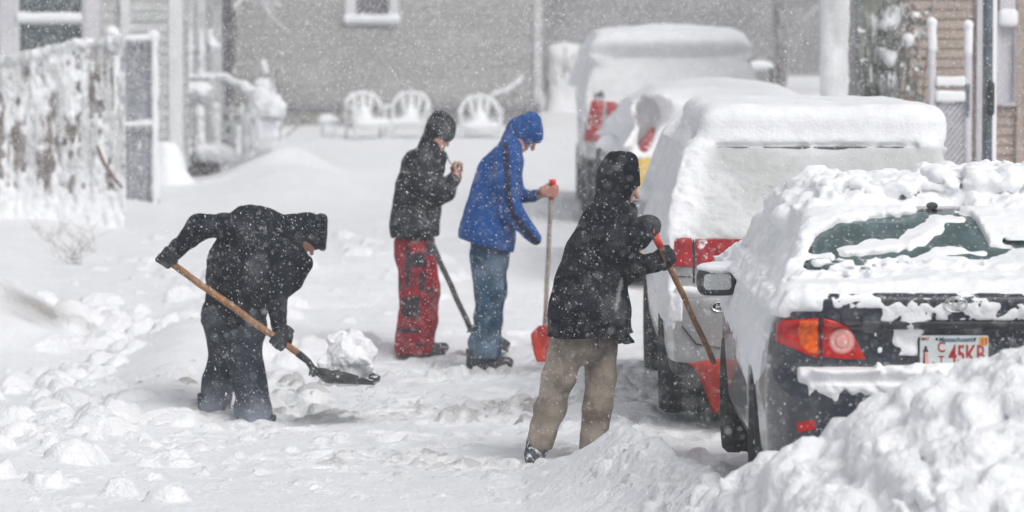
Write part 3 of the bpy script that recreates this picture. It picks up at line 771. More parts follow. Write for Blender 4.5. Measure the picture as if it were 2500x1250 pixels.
D.chain(F, [(1402, 780, -.08, .08), (1386, 850, -.08, .07), (1366, 918, -.06, .06), (1318, 1085, .02, .045), (1302, 1125, -.02, .03)], .03)
D.chain(F, [(1455, 780, .08, .08), (1464, 850, .07, .07), (1466, 918, .06, .06), (1448, 1090, .02, .045)], .03)
head(F, D.p(1516, 455), (.96, -.10, -.30), (.27, 0, .95), .086)
fobj('body', F, M['skin'], D.root)

# ------------------------------------------------------------------ shovels
def shaft(name, root, a, b, mat_, r=.0165):
    a, b = Vector(a), Vector(b); m = MB(); n = 8
    m.tube([a+(b-a)*i/n+Vector((.002*math.sin(i*2.1), 0, .002*math.cos(i*1.7))) for i in range(n+1)], r, 12)
    return m.build(name, mat_, root, smooth=True)
def blade(root, frame, L, Wd, depth, mat_, h=.009, flare=.0):
    """scoop with a curved dish; frame = (origin at socket, forward, side, up)"""
    o, f, s, u = [Vector(q) for q in frame]
    vs = []; fs = []; nu, nv = 26, 22
    for side in (0, 1):
        for i in range(nu+1):
            for j in range(nv+1):
                t = i/nu; q = j/nv*2-1
                wd = Wd*(.80+.20*sstep(0, .3, t)+flare*t)
                back = depth*(1-sstep(0, .30, t))**1.5*.9*(1-.6*abs(q)**3)
                lip = depth*(abs(q)**6)*(1-.45*t*t*t-.3*t)*sstep(-.05, .25, t)
                p = o+f*(L*t)+s*(q*wd/2)+u*(back+lip+side*.006)
                vs.append(tuple(p))
        b = side*(nu+1)*(nv+1)
        for i in range(nu):
            for j in range(nv):
                a = b+i*(nv+1)+j; fs.append((a, a+1, a+nv+2, a+nv+1))
    k = (nu+1)*(nv+1)
    for i in range(nu):
        for j in (0, nv): a = i*(nv+1)+j; fs.append((a, a+nv+1, a+nv+1+k, a+k))
    for j in range(nv):
        for i in (0, nu): a = i*(nv+1)+j; fs.append((a, a+1, a+1+k, a+k))
    m = MB(); m.geo(vs, fs); return m.build('blade', mat_, root, smooth=True)
S = empty('snow_shovel', A.loc, 'long wooden-handled shovel with a black scoop held out level and full of snow', 'shovel')
shaft('shaft', S, shA0, A.p(735, 868, -.36), M['wood'], .021)
m = MB(); m.tube([A.p(728, 863, -.36), A.p(752, 882, -.36), A.p(764, 900, -.36), A.p(770, 918, -.36)], [.023, .020, .020, .024], 12); m.build('socket', M['black_metal'], S, smooth=True)
o = A.p(764, 932, -.36); tip = A.p(916, 937, -.42)
f_ = Vector(tip-o).normalized()
blade(S, (o, f_, (.12, 1, .0), (-.05, -.10, 1)), .39, .34, .105, M['black_metal'])
# the load of snow
F = Field(Vector(o)+Vector((-.06, -.26, -.03)), Vector(o)+Vector((.42, .24, .36)), .008).set_warp(.05, 9, 5)
for q in ((805, 895, .075), (840, 868, .11), (870, 880, .09), (893, 910, .045), (820, 850, .06), (862, 835, .055), (885, 855, .05), (800, 915, .06), (850, 915, .07), (890, 925, .03)):
    F.add(ellip(A.p(q[0], q[1]-4, -.35), (q[2], min(q[2]*1.2, .13), q[2])), .012)
F.noise(lambda x, y, z: -.022*billow(x, y, z, 12, 3)-.016*fbm(x, y, z, 26, 3))
sn = fobj('snow_load', F, M['snow_rough'], None, loc=(0, 0, 0)); sn.location = A.loc
tag(sn, 'lumpy heap of white snow riding on the black shovel scoop', 'snow')
# B's dark shovel leaning behind the blue person's legs
S = empty('snow_shovel', B.loc, 'dark long-handled shovel slanting down from the red trousers to behind the jeans', 'shovel')
shaft('shaft', S, B.p(1052, 590, -.34), B.p(1150, 806, -.25), M['wood_dark'], .020)
o = Vector(B.p(1138, 812, -.25)); f_ = Vector((.92, .1, -.38)).normalized()
blade(S, (o, f_, (.05, 1, .1), (.38, 0, .92)), .33, .32, .06, M['black_metal'])
# C's red and white shovel
S = empty('snow_shovel', Cc.loc, 'upright shovel with red grip and pale shaft held by the person in blue', 'shovel')
shaft('shaft', S, Cc.p(1346, 480, .04), Cc.p(1330, 800, -.05), M['wood_pale'], .0155)
m = MB(); m.tube([Cc.p(1349, 438, .04), Cc.p(1349, 452, .04), Cc.p(1346, 486, .04)], [.024, .027, .022], 14)
m.tube([Cc.p(1349, 443, -.02), Cc.p(1349, 443, .10)], .019, 12); m.build('grip', M['red_plastic'], S, smooth=True)
o = Vector(Cc.p(1350, 796, -.06)); f_ = Vector((-.02, -.25, -.97)).normalized()
blade(S, (o, f_, (.62, -.78, .1), (-.78, -.60, .1)), .25, .27, .09, M['red_plastic'])
# D's red shovel
S = empty('snow_shovel', D.loc, 'red-bladed shovel with wooden shaft and red grip pushed down between the parked cars', 'shovel')
shaft('shaft', S, sD0, D.p(1744, 886, .10), M['wood'], .0165)
gdir = Vector((.1, .98, .1))
m = MB(); a = Vector(sD0); m.tube([a-sdd*.03, a+sdd*.03, a+sdd*.085], [.026, .022, .019], 12); m.tube([a-sdd*.03-gdir*.055, a-sdd*.03+gdir*.055], .018, 12); m.build('grip', M['red_plastic'], S, smooth=True)
o = Vector(D.p(1742, 888, .10)); f_ = Vector((-.02, .05, -1)).normalized()
# curved scoop seen nearly edge-on, its left rim sweeping up to a point
vs = []; fs = []; n1, n2 = 18, 14
for side in (0, 1):
    for i in range(n1+1):
        t = i/n1
        for j in range(n2+1):
            q = j/n2*2-1
            Lx = D.p(1678+ (1740-1678)*(t**.62), 886+(1008-886)*t, .10); Rx = Lx+np.array((.36*(1-.25*t), .20, .015))
            p = Lx*(1-(q+1)/2)+Rx*((q+1)/2)+np.array((0, .09*(1-q*q)+side*.006-.03*(1-t), .012*math.sin(q*9)*(1 if t > .95 else 0)))
            vs.append(tuple(p))
    b = side*(n1+1)*(n2+1)
    for i in range(n1):
        for j in range(n2):
            a = b+i*(n2+1)+j; fs.append((a, a+1, a+n2+2, a+n2+1))
k = (n1+1)*(n2+1)
for i in range(n1):
    for j in (0, n2): a = i*(n2+1)+j; fs.append((a, a+n2+1, a+n2+1+k, a+k))
for j in range(n2):
    for i in (0, n1): a = i*(n2+1)+j; fs.append((a, a+1, a+1+k, a+k))
m = MB(); m.geo(vs, fs); m.build('blade', M['red_plastic'], S, smooth=True)
# ------------------------------------------------------------------ the near bank of ploughed lumps, real 3D lumps
BX0, BX1, BY0, BY1 = .72, 3.3, 14.6, 18.0
F = Field((BX0, BY0, -.1), (BX1, BY1, 1.40), .0125)
X, Y, Z = F.grids()
F.set_warp(.052, 8, 3, 3, 3)
_cz = np.interp(F.ax[0], cx, cz)*np.interp(F.ax[0], [.72, 1.0], [.6, 1.0]); _cy = np.interp(F.ax[0], cx, cy)
dd = F.ax[1][None, :]-_cy[:, None]
hb = _cz[:, None]*np.where(dd < 0, np.exp(-(dd/1.9)**2), np.exp(-(dd/.5)**2))
hb = hb+.07*fbm(F.ax[0][:, None], F.ax[1][None, :], 0*hb, 2.2, 3)*np.clip(hb/.4, 0, 1)-.02
F.D = ((Z-hb[:, :, None])*.62).astype(np.float32)
def bank_h(x, y):
    i = min(max(int((x-BX0)/F.h), 0), F.n[0]-1); j = min(max(int((y-BY0)/F.h), 0), F.n[1]-1); return hb[i, j]
def lumps(n, r0, r1, k, lo=.8, sink=.35):
    for _ in range(n):
        x = lo+(3.25-lo)*rng.random(); c = np.interp(x, cx, cy); y = c+.25-abs(rng.normal())*1.1
        if y < BY0+.1 or (r1 < .1 and float(vnoise(x*2.3+r0*99, y*2.3, 0)) < .50): continue
        r = r0*(r1/r0)**(rng.random()**1.8)
        z = bank_h(x, y)+r*(rng.random()*.5-sink)
        F.add(ellip((x, y, z), (r*(.75+.5*rng.random()), r*(.75+.5*rng.random()), r*(.6+.4*rng.random())), rng.normal()*.6), .018*k)
lumps(420, .09, .20, .9, sink=.80); lumps(1300, .03, .085, .4, sink=.45); lumps(2200, .012, .035, .25, sink=.05)
F.noise(lambda x, y, z: -.020*billow(x, y, z, 7, 3)-.012*fbm(x, y, z, 24, 4, .6))
bankd = fobj('snow_bank', F, M['snow'], None); tag(bankd, kind='structure')

# ------------------------------------------------------------------ cars
def lathe_x(m, cxyz, prof, n=40):
    """profile (x, r) spun about the X axis through cxyz"""
    v = []; f = []
    for (x, r) in prof:
        for k in range(n):
            t = 2*math.pi*k/n; v.append((cxyz[0]+x, cxyz[1]+r*math.cos(t), cxyz[2]+r*math.sin(t)))
    for i in range(len(prof)-1):
        for k in range(n):
            k2 = (k+1) % n; f.append((i*n+k, i*n+k2, (i+1)*n+k2, (i+1)*n+k))
    return m.geo(v, f)
class Car:
    def __init__(s, loc, label, cat, prof, sec, plan, wheels, wr, paint, ks=(.05, .08), group='snowed-in cars parked along the kerb', tw=.11):
        s.tw = tw
        s.loc = Vector(loc); s.root = empty('parked_car' if cat == 'car' else 'parked_van' if cat == 'van' else 'parked_suv', loc, label, cat, group)
        s.prof, s.sec, s.plan, s.ks, s.wheels, s.wr, s.paint = prof, sec, plan, ks, wheels, wr, paint
        s.L = max(p[0] for p in prof); s.W = max(p[0] for p in sec); s.Ht = max(p[1] for p in prof)
        s.sec2 = sec+[(-x, z) for x, z in sec[::-1]]
        s.plan2 = plan+[(-x, y) for x, y in plan[::-1]]
    def sdf(s, X, Y, Z):
        d = smax(poly(Y, Z, s.prof), poly(X, Z, s.sec2), s.ks[0])
        d = smax(d, poly(X, Y, s.plan2), s.ks[1])
        for wy in s.wheels:
            a = np.sqrt((Y-wy)**2+(Z-s.wr)**2)-(s.wr+.055)
            a = np.maximum(a, (s.W-.08-2*s.tw)-np.abs(X)); d = smax(d, -a, .015)
        return d.astype(np.float32)
    def field(s, lo, hi, h):
        F = Field(lo, hi, h); F.D = s.sdf(*F.grids()); return F
    def body(s, h=.022, attr=None):
        F = s.field((-s.W-.06, -.06, .12), (s.W+.06, s.L+.06, s.Ht+.12), h)
        o = fobj('body', F, s.paint, s.root); 
        m = MB(); m.box((-s.W+.16, .25, .20), (s.W-.16, s.L-.3, .40)); m.build('underbody', M['trim'], s.root)
        return o
    def wheels_(s):
        for wy in s.wheels:
            for sd in (-1, 1):
                m = MB(); r = s.wr; w = s.tw; c = (sd*(s.W-.02-w), wy, r)
                lathe_x(m, c, [(-w*.8, r*.62), (-w, r*.75), (-w, r*.92), (-w*.75, r), (-w*.2, r*1.005), (-w*.15, r*.985), (w*.15, r*.985), (w*.2, r*1.005), (w*.75, r), (w, r*.92), (w, r*.75), (w*.8, r*.62)])
                o = m.build('wheel', M['tyre'], s.root, smooth=True)
                m = MB(); x = sd*w*.62
                lathe_x(m, c, [(-w*.5*sd, r*.63), (x, r*.63), (x*1.1, r*.56), (x*.75, r*.5), (x*.7, r*.2), (x, r*.12), (x, .001)])
                for k in range(7):
                    t = 2*math.pi*k/7; a = Vector((c[0]+x*.9, c[1]+r*.1*math.cos(t), c[2]+r*.1*math.sin(t))); b = Vector((c[0]+x*.9, c[1]+r*.58*math.cos(t), c[2]+r*.58*math.sin(t)))
                    m.tube([a, b], [.022, .030], 8)
                m.build('rim', M['rim'], o, smooth=True)
    def patch(s, name, plane, pts, lohi, mat_, h=.008, out=.005, inn=.02, parent=None, rr=.004, extra=None):
        """a piece of the body's own surface, standing proud, bounded by an outline in plane 'xz' or 'yz'"""
        F = s.field(lohi[0], lohi[1], h); X, Y, Z = F.grids()
        D = F.D; P = poly(X, Z, pts) if plane == 'xz' else poly(Y, Z, pts)
        D2 = smax(smax(D-out, -(D+inn), .001), P, rr)
        if extra: D2 = np.maximum(D2, extra(X, Y, Z))
        F.D = D2.astype(np.float32)
        return fobj(name, F, mat_, parent or s.root)
    def rear(s, px, py, Yd):
        p = at(px, py, Yd)-s.loc; return (p.x, p.z)
    def snow(s, T, lo, hi, h=.02, mat_=None, extra=None, attr=None):
        F = s.field(lo, hi, h); D = F.D
        g = np.gradient(D, h); n = np.sqrt(g[0]**2+g[1]**2+g[2]**2)+1e-6
        X, Y, Z = F.grids()
        t = T(X, Y, Z, g[0]/n, g[1]/n, g[2]/n)
        F.D = (D-t).astype(np.float32)
        if extra: extra(F)
        return fobj('snow_cover', F, mat_ or M['snow_plain'], s.root, attr=attr)
    def mirror(s, x, y, z, wd=.21, ht=.14, sn=.02):
        m = MB(); sg = -1 if x < 0 else 1
        F = Field((x-wd/2-.03, y-.03, z-ht/2-.03), (x+wd/2+.03, y+.16, z+ht/2+.03), .007)
        F.add(rbox((x, y+.05, z), (wd/2, .055, ht/2), .045), .01); F.add(ellip((x, y+.08, z), (wd*.45, .07, ht*.42)), .03)
        F.sub(rbox((x, y-.01, z), (wd/2-.016, .02, ht/2-.016), .035), .004)
        o = fobj('mirror', F, M['trim'], s.root)
        F = Field((x-wd/2, y-.01, z-ht/2), (x+wd/2, y+.03, z+ht/2), .006); F.add(rbox((x, y+.010, z), (wd/2-.018, .006, ht/2-.018), .006), 0)
        F = Field((x-wd/2, y-.02, z-ht/2), (x+wd/2, y+.04, z+ht/2), .005)
        X, Y, Z = F.grids(); qx = np.abs(X-x)-(wd/2-.018)+.035; qz = np.abs(Z-z)-(ht/2-.018)+.035
        d2 = np.sqrt(np.maximum(qx, 0)**2+np.maximum(qz, 0)**2)+np.minimum(np.maximum(qx, qz), 0)-.035
        F.D = np.maximum(d2, np.abs(Y-(y+.011))-.006).astype(np.float32)
        fobj('mirror_glass', F, M['mirror'], o)
        m = MB(); m.tube([(x-sg*wd*.4, y+.07, z-ht*.25), (x-sg*(wd*.5+.08), y+.09, z-ht*.35)], [.03, .035], 8); m.build('mirror_arm', M['trim'], o, smooth=True)
        if sn:
            F = Field((x-wd/2-.04, y-.04, z+ht/2-.06), (x+wd/2+.04, y+.18, z+ht/2+sn+.08), .009)
            F.add(ellip((x, y+.06, z+ht/2-.008+sn*.2), (wd/2+.008, .075, .016+sn)), .01); F.add(ellip((x-sg*wd*.4, y+.07, z+ht/2-.01), (wd*.4, .07, .02+sn*.8)), .03)
            F.noise(lambda a, b, c: .006*fbm(a, b, c, 20, 3)); fobj('mirror_snow', F, M['snow_plain'], o)
        return o
def seg(X, Z, a, b):
    dx, dz = b[0]-a[0], b[1]-a[1]; t = np.clip(((X-a[0])*dx+(Z-a[1])*dz)/(dx*dx+dz*dz), 0, 1)
    return np.hypot(X-a[0]-dx*t, Z-a[1]-dz*t)

# --- the near dark sedan ----
K = Car((1.97, 18.0, .15), 'dark navy saloon with brushed rear glass and snow heaped on its roof, nearest the camera', 'car',
    [(.10, .22), (0, .30), (0, .66), (.03, .70), (.115, .725), (.15, .76), (.14, .93), (.10, .955), (.075, 1.06), (.10, 1.09), (.35, 1.095), (.60, 1.115), (.85, 1.245), (1.08, 1.345), (1.30, 1.405), (1.75, 1.44), (2.3, 1.44), (2.75, 1.37), (3.50, 1.03), (4.20, .90), (4.48, .70), (4.52, .40), (4.4, .22)],
    [(.78, .20), (.85, .35), (.875, .60), (.86, .80), (.80, .97), (.725, 1.08), (.575, 1.36), (.51, 1.42), (.38, 1.455), (0, 1.48)],
    [(0, -.02), (.55, -.01), (.74, .07), (.84, .25), (.88, .9), (.88, 3.6), (.82, 4.2), (.6, 4.5), (0, 4.54)], (.98, 3.62), .315, M['paint_navy'], (.04, .07))
K.body(.0185); K.wheels_()
K.patch('rear_window', 'xz', [(-.66, 1.09), (.66, 1.09), (.515, 1.392), (-.515, 1.392)], ((-.75, .5, 1.05), (.75, 1.4, 1.45)), M['glass'], .012, .003)
K.patch('side_window', 'yz', [(1.35, 1.06), (1.6, 1.36), (2.2, 1.40), (2.2, 1.05)], ((-.9, 1.2, 1.0), (-.4, 2.3, 1.45)), M['glass_dark'], .014, .003)
K.patch('side_window', 'yz', [(2.28, 1.05), (2.28, 1.39), (2.65, 1.35), (3.2, 1.06)], ((-.9, 2.2, 1.0), (-.4, 3.4, 1.45)), M['glass_dark'], .014, .003)
r = lambda *q: [K.rear(x, y, 18.12) for x, y in q]
lamp = K.patch('tail_lamp', 'xz', r((1898, 792), (1912, 781), (1999, 775), (2001, 876), (1975, 870), (1935, 852), (1896, 838)), ((-.92, -.02, .72), (-.5, .5, 1.06)), M['lamp_red'], .0065, .010, rr=.006)
lamp['label'] = 'outer red and amber tail lamp'
K.patch('amber_lens', 'xz', r((1952, 782), (1996, 779), (1998, 868), (1975, 863), (1956, 845), (1946, 815)), ((-.92, -.02, .72), (-.5, .5, 1.06)), M['lamp_amber'], .0065, .013, parent=lamp)
lamp2 = K.patch('tail_lamp', 'xz', r((2008, 775), (2040, 784), (2072, 800), (2092, 832), (2116, 880), (2050, 878), (2008, 872)), ((-.76, -.02, .72), (-.2, .5, 1.06)), M['lamp_red'], .0065, .012, rr=.006)
lamp2['label'] = 'inner red tail lamp with a round reversing light'
cx0, cz0 = K.rear(2056, 834, 18.12)
circ = lambda r_: [(cx0+r_*math.cos(t*math.pi/12), cz0+r_*math.sin(t*math.pi/12)) for t in range(24)]
K.patch('lamp_ring', 'xz', circ(.060), ((-.76, -.02, .72), (-.2, .5, 1.06)), M['lamp_ring'], .005, .0145, parent=lamp2)
K.patch('reversing_lens', 'xz', circ(.054), ((-.76, -.02, .72), (-.2, .5, 1.06)), M['lamp_clear'], .005, .018, parent=lamp2)
K.patch('lens_ring', 'xz', circ(.034), ((-.76, -.02, .72), (-.2, .5, 1.06)), M['lamp_ring'], .005, .0195, parent=lamp2)
K.patch('lens_centre', 'xz', circ(.029), ((-.76, -.02, .72), (-.2, .5, 1.06)), M['lamp_clear'], .005, .022, parent=lamp2)
K.patch('tail_lamp', 'xz', [(-x, z) for x, z in r((2008, 775), (2040, 784), (2072, 800), (2092, 832), (2116, 880), (2050, 878), (2008, 872))][::-1], ((.2, -.02, .72), (.76, .5, 1.06)), M['lamp_red'], .010, .010)
K.patch('reflector', 'xz', [K.rear(x, y, 18.0) for x, y in ((1945, 1036), (1990, 1026), (1992, 1050), (1950, 1062))], ((-.9, -.05, .3), (-.3, .4, .7)), M['lamp_red'], .006, .006)
# seams
def seam(car, name, pts, r_=.0035, mat_=None):
    m = MB(); m.tube([Vector(p) for p in pts], r_, 6); return m.build(name, mat_ or M['ink_dark'], car.root)
def on_rear(car, x, z, off=.002):
    ys = np.linspace(-.1, 1.6, 700, dtype=np.float32)
    d = car.sdf(np.full_like(ys, x), ys, np.full_like(ys, z)); k = int(np.argmax(d < 0)); return float(ys[k])-off
def rear_line(car, pts, n=14, off=.002):
    out = []
    for a, b in zip(pts[:-1], pts[1:]):
        for i in range(n): x = a[0]+(b[0]-a[0])*i/n; z = a[1]+(b[1]-a[1])*i/n; out.append((x, on_rear(car, x, z, off), z))
    return out
x4 = K.rear(2004, 0, 18.12)[0]
seam(K, 'boot_lid_seam', rear_line(K, [(x4-.01, 1.06), (x4, .97), (x4+.005, .80), (x4+.02, .745)]), .006)
seam(K, 'boot_lid_seam', rear_line(K, [(-x4, 1.06), (-x4, .80)]), .005)
# dark licence recess overhang, plate panel, plate
K.patch('garnish', 'xz', [(-.42, .925), (.62, .925), (.62, .962), (-.42, .968)], ((-.5, -.02, .88), (.7, .3, 1.0)), M['trim'], .008, .012)
pl = K.rear(2247, 820, 18.1); pr = K.rear(2415, 820, 18.1); pw = .305; ph = .155
pc = Vector(((pl[0]+pr[0])/2, .128, pl[1]-ph/2))
m = MB(); m.box((pc.x-.16, .131, pc.z-.085), (pc.x+.16, .15, pc.z+.085)); m.build('plate_bracket', M['trim'], K.root, bevel=.004)
F = Field((pc.x-.17, .11, pc.z-.09), (pc.x+.17, .14, pc.z+.09), .003)
F.add(rbox((pc.x, .1255, pc.z), (pw/2, .0045, ph/2), .004), 0)
plate = fobj('licence_plate', F, M['plate'], K.root)
def lettering(name, txt, x, z, size, mat_, y, parent, sx=1.0, align='LEFT', bold=0.0, loc0=None, shear=0):
    cu = bpy.data.curves.new(name, 'FONT'); cu.body = txt; cu.size = size; cu.extrude = .0008; cu.align_x = align; cu.offset = bold; cu.shear = shear
    o = bpy.data.objects.new('tmp', cu); C.objects.link(o)
    dg = bpy.context.evaluated_depsgraph_get(); me = bpy.data.meshes.new_from_object(o.evaluated_get(dg)); bpy.data.objects.remove(o)
    me.materials.clear(); me.materials.append(mat_)
    for v in me.vertices: v.co = (x+v.co.x*sx, y-v.co.z, z+v.co.y)
    return link(name, me, parent)
pz = pc.z-ph/2; px0 = pc.x-pw/2; py0 = .1195
def pxz(u, v): return px0+u*pw, pz+(1-v)*ph       # plate coordinates, v down
x, z = pxz(.015, .135); lettering('month_text', 'MAY', x, z, .019, M['ink_red'], py0, plate, .95, bold=.0006)
x, z = pxz(.27, .175); lettering('state_text', 'Massachusetts', x, z, .029, M['ink_blue'], py0, plate, .98, shear=.2, bold=.0005)
x, z = pxz(.42, .80); lettering('number_text', '45KB', x, z, .118, M['ink_red'], py0, plate, .62, bold=.0018)
x, z = pxz(.255, .47); lettering('number_text', 'C', x, z, .064, M['ink_red'], py0, plate, .8, bold=.0010)
x, z = pxz(.275, .80); lettering('number_text', 'T', x, z, .048, M['ink_red'], py0, plate, .8, bold=.0010)
m = MB(); x, z = pxz(.865, .28); m.box((x, py0-.001, z), (x+.038, py0+.001, z+.036)); stk = m.build('year_sticker', M['ink_orange'], plate)
lettering('year_text', '11', x+.005, z+.006, .034, M['ink_brown'], py0-.003, plate, .95, bold=.0012)
for u in (.245, .80):
    m = MB(); x, z = pxz(u, .10); lathe = [(x+.006*math.cos(k), z+.006*math.sin(k)) for k in [i*math.pi/6 for i in range(12)]]; m.prism(lathe, py0-.002, py0+.002); m.build('bolt', M['ink_dark'], plate)
m = MB()                                                   # lighthouse
x, z = pxz(.085, .95)
m.prism([(x-.013, z), (x+.013, z), (x+.008, z+.075), (x-.008, z+.075)], py0-.0005, py0+.001); m.build('lighthouse_drawing', M['lamp_clear'], plate)
m = MB(); m.prism([(x-.013, z), (x-.004, z), (x-.004, z+.075), (x-.008, z+.075)], py0-.0015, py0+.001)
m.prism([(x-.013, z+.075), (x+.013, z+.075), (x+.010, z+.083), (x+.006, z+.083), (x+.006, z+.095), (x, z+.103), (x-.006, z+.095), (x-.006, z+.083), (x-.010, z+.083)], py0-.0015, py0+.001)
m.prism([(x+.03, z+.028), (x+.033, z+.030), (x+.052, z+.012), (x+.049, z+.010)], py0-.0015, py0+.001)
m.build('lighthouse_drawing', M['ink_dark'], plate)
# emblem: three ovals
def oval(c, a, b, r_, y, n=28): return [(c[0]+a*math.cos(t), y, c[1]+b*math.sin(t)) for t in [2*math.pi*i/n for i in range(n+1)]]
ez = K.rear(2335, 744, 18.05); ye = on_rear(K, ez[0], ez[1], .008)
m = MB(); m.tube(oval(ez, .050, .033, 0, ye), .0035, 6, False); m.tube(oval((ez[0], ez[1]+.012), .034, .012, 0, ye-.002), .003, 6, False); m.tube(oval(ez, .013, .031, 0, ye-.003), .003, 6, False)
m.build('emblem', M['chrome'], K.root, smooth=True)
# badge lettering at the left of the lid is snowed over; aerial fin
F = Field((-.08, 1.18, 1.36), (.14, 1.36, 1.50), .006); ax_ = K.rear(2273, 498, 19.35)[0]
F.add(ellip((ax_, 1.30, 1.420), (.028, .06, .017)), .01); fobj('aerial', F, M['trim'], K.root)
K.mirror(*( (at(1752, 688, 21.0)-K.loc).x, 3.0, (at(1752, 688, 21.0)-K.loc).z), .205, .148, .014)
def TK(X, Y, Z, nx, ny, nz):
    b1 = billow(X, Y, Z, 7, 3); f1 = fbm(X, Y, Z, 16, 3); f2 = fbm(X, Y, Z*.35, 14, 3)
    T = np.full(np.broadcast_shapes(X.shape, Y.shape, Z.shape), -.03, np.float32)
    roof = sstep(1.12, 1.30, Y)*sstep(.25, .6, nz)
    bare = np.exp(-((X-(ax_-.02))/.16)**2-((Y-1.24)/.16)**2)
    bare2 = np.exp(-((X-(ax_-.32))/.2)**2-((Y-1.2)/.07)**2)
    T = np.maximum(T, roof*(.030+.040*b1+.02*f1+.03*sstep(1.6, 2.2, Y))-bare*.16-bare2*.08+(roof-1)*.05)
    # boot lid deck and the foot of the glass
    ze = np.interp(X[:, 0, 0], [-.8, -.647, -.375, -.20, -.05, .187, .30, .55], [1.16, 1.15, 1.165, 1.19, 1.225, 1.19, 1.225, 1.30])[:, None, None]
    lowm = (Y < 1.05) & (nz > .2) & (Z > 1.0)
    lipf = sstep(.09, .24, Y)
    T = np.where(lowm, np.maximum(T, np.clip((ze-Z+.012*f1)*.9, -.03, -.006+.051*lipf)+(.004+.016*lipf)*b1*(Z < ze)), T)
    # the streak left on the glass, and smaller ones
    gl = (Y > .55) & (Y < 1.25) & (nz > .2)
    s1 = seg(X, Z, (-.44, 1.232), (-.14, 1.270)); s2 = seg(X, Z, (-.14, 1.270), (.02, 1.345)); s3 = seg(X, Z, (.02, 1.365), (.14, 1.36)); s4 = seg(X, Z, (-.66, 1.20), (-.50, 1.215)); s5 = seg(X, Z, (-.02, 1.235), (.20, 1.225))
    for s_, w_ in ((s1, .030), (s2, .036), (s3, .013), (s4, .012), (s5, .014)):
        T = np.where(gl, np.maximum(T, np.clip((w_-s_)*.8+.012*f1, -.03, .035)), T)
    zt = np.interp(X[:, 0, 0], [-.8, -.56, -.45, -.35, -.08, .0, .19, .235, .60], [1.2, 1.30, 1.345, 1.36, 1.385, 1.42, 1.37, 1.25, 1.22])[:, None, None]
    T = np.where(gl, np.maximum(T, np.clip((Z-zt+.01*f1)*.9, -.03, .03)+.008*b1*(Z > zt)), T)
    stk_ = (np.abs(Z-1.262+.1*(X-.4)) < .012) & (X > .30)
    xl = np.interp(Z[0, 0, :], [1.0, 1.15, 1.25, 1.36, 1.5], [-.60, -.645, -.595, -.525, -.46])[None, None, :]
    T = np.where((Z > 1.02) & (Y < 1.6), np.maximum(T, np.clip((xl-X+.014*f2)*.9, -.03, .016)+(.012*b1+.026*f2)*(X < xl-.02)), T)
    gr = np.abs(X+.715+.45*np.clip(Z-1.05, 0, 1)+.015*f1)-.010
    T = np.where((Z > 1.02) & (Z < 1.40) & (Y > .35) & (Y < 1.6), np.minimum(T, gr*.8+.006), T)
    T = np.where(gl & stk_, -.03, T)
    # side of the car
    zlo = np.interp(Y[0, :, 0], [0, .15, .35, .6, .9, 1.3, 2, 4.5], [1.02, .93, .82, .66, .72, .62, .72, .8])[None, :, None]
    side = sstep(-.45, -.75, nx)
    thk = np.interp(Y[0, :, 0], [0, 1.2, 2.0, 5], [.030, .028, .006, .006])[None, :, None]
    T = np.maximum(T, side*np.clip((Z-zlo+.10*f2)*.35, -.03, thk)+.012*f1*side+.022*f2*side*(Z > .85)+(side-1)*.05)
    T = np.maximum(T, sstep(.45, .8, nz)*(Z < .82)*(Z > .60)*(Y < .3)*(X > -.70)*(.070+.030*b1+.030*f1+.012*f2)-.03)     # bumper ledge
    T = np.where((X < -.60) & (Z > 1.0) & (Y < .5), np.maximum(T, .008+.014*f1), T)
    ff = fbm(X, Y, Z, 30, 4, .6)
    T = np.where((Y < .12) & (Z < .70) & (Z > .50) & (X > -.66), np.maximum(T, .008+.022*f1+.02*ff-(.665-Z)*.50), T)
    T = np.where((Y < .25) & (Z < 1.065) & (Z > .960) & (X > -.34), np.maximum(T, .0005+.016*ff+.008*f1-.012*sstep(1.03, 1.065, Z)), T)
    T = np.where((Y < .25) & (Z < 1.07) & (Z > 1.015) & (X > -.56) & (X < -.34), np.maximum(T, .001+.012*ff), T)
    T = np.where((Y < .3) & (Z < .97) & (Z > .80) & (X > -.37) & (X < -.14), np.maximum(T, .003+.020*ff-.06*np.abs(X+.2)*(X < -.2)-.05*np.maximum(.86-Z, 0)), T)
    T = np.maximum(T, sstep(.5, .8, nz)*(Y > 3.3)*(.055+.01*f1)-.03)
    lampz = (X < -.36) & (X > -.86) & (Z < .985) & (Z > .76) & (Y < .30)
    return np.where(lampz, np.minimum(T, -.02), T)
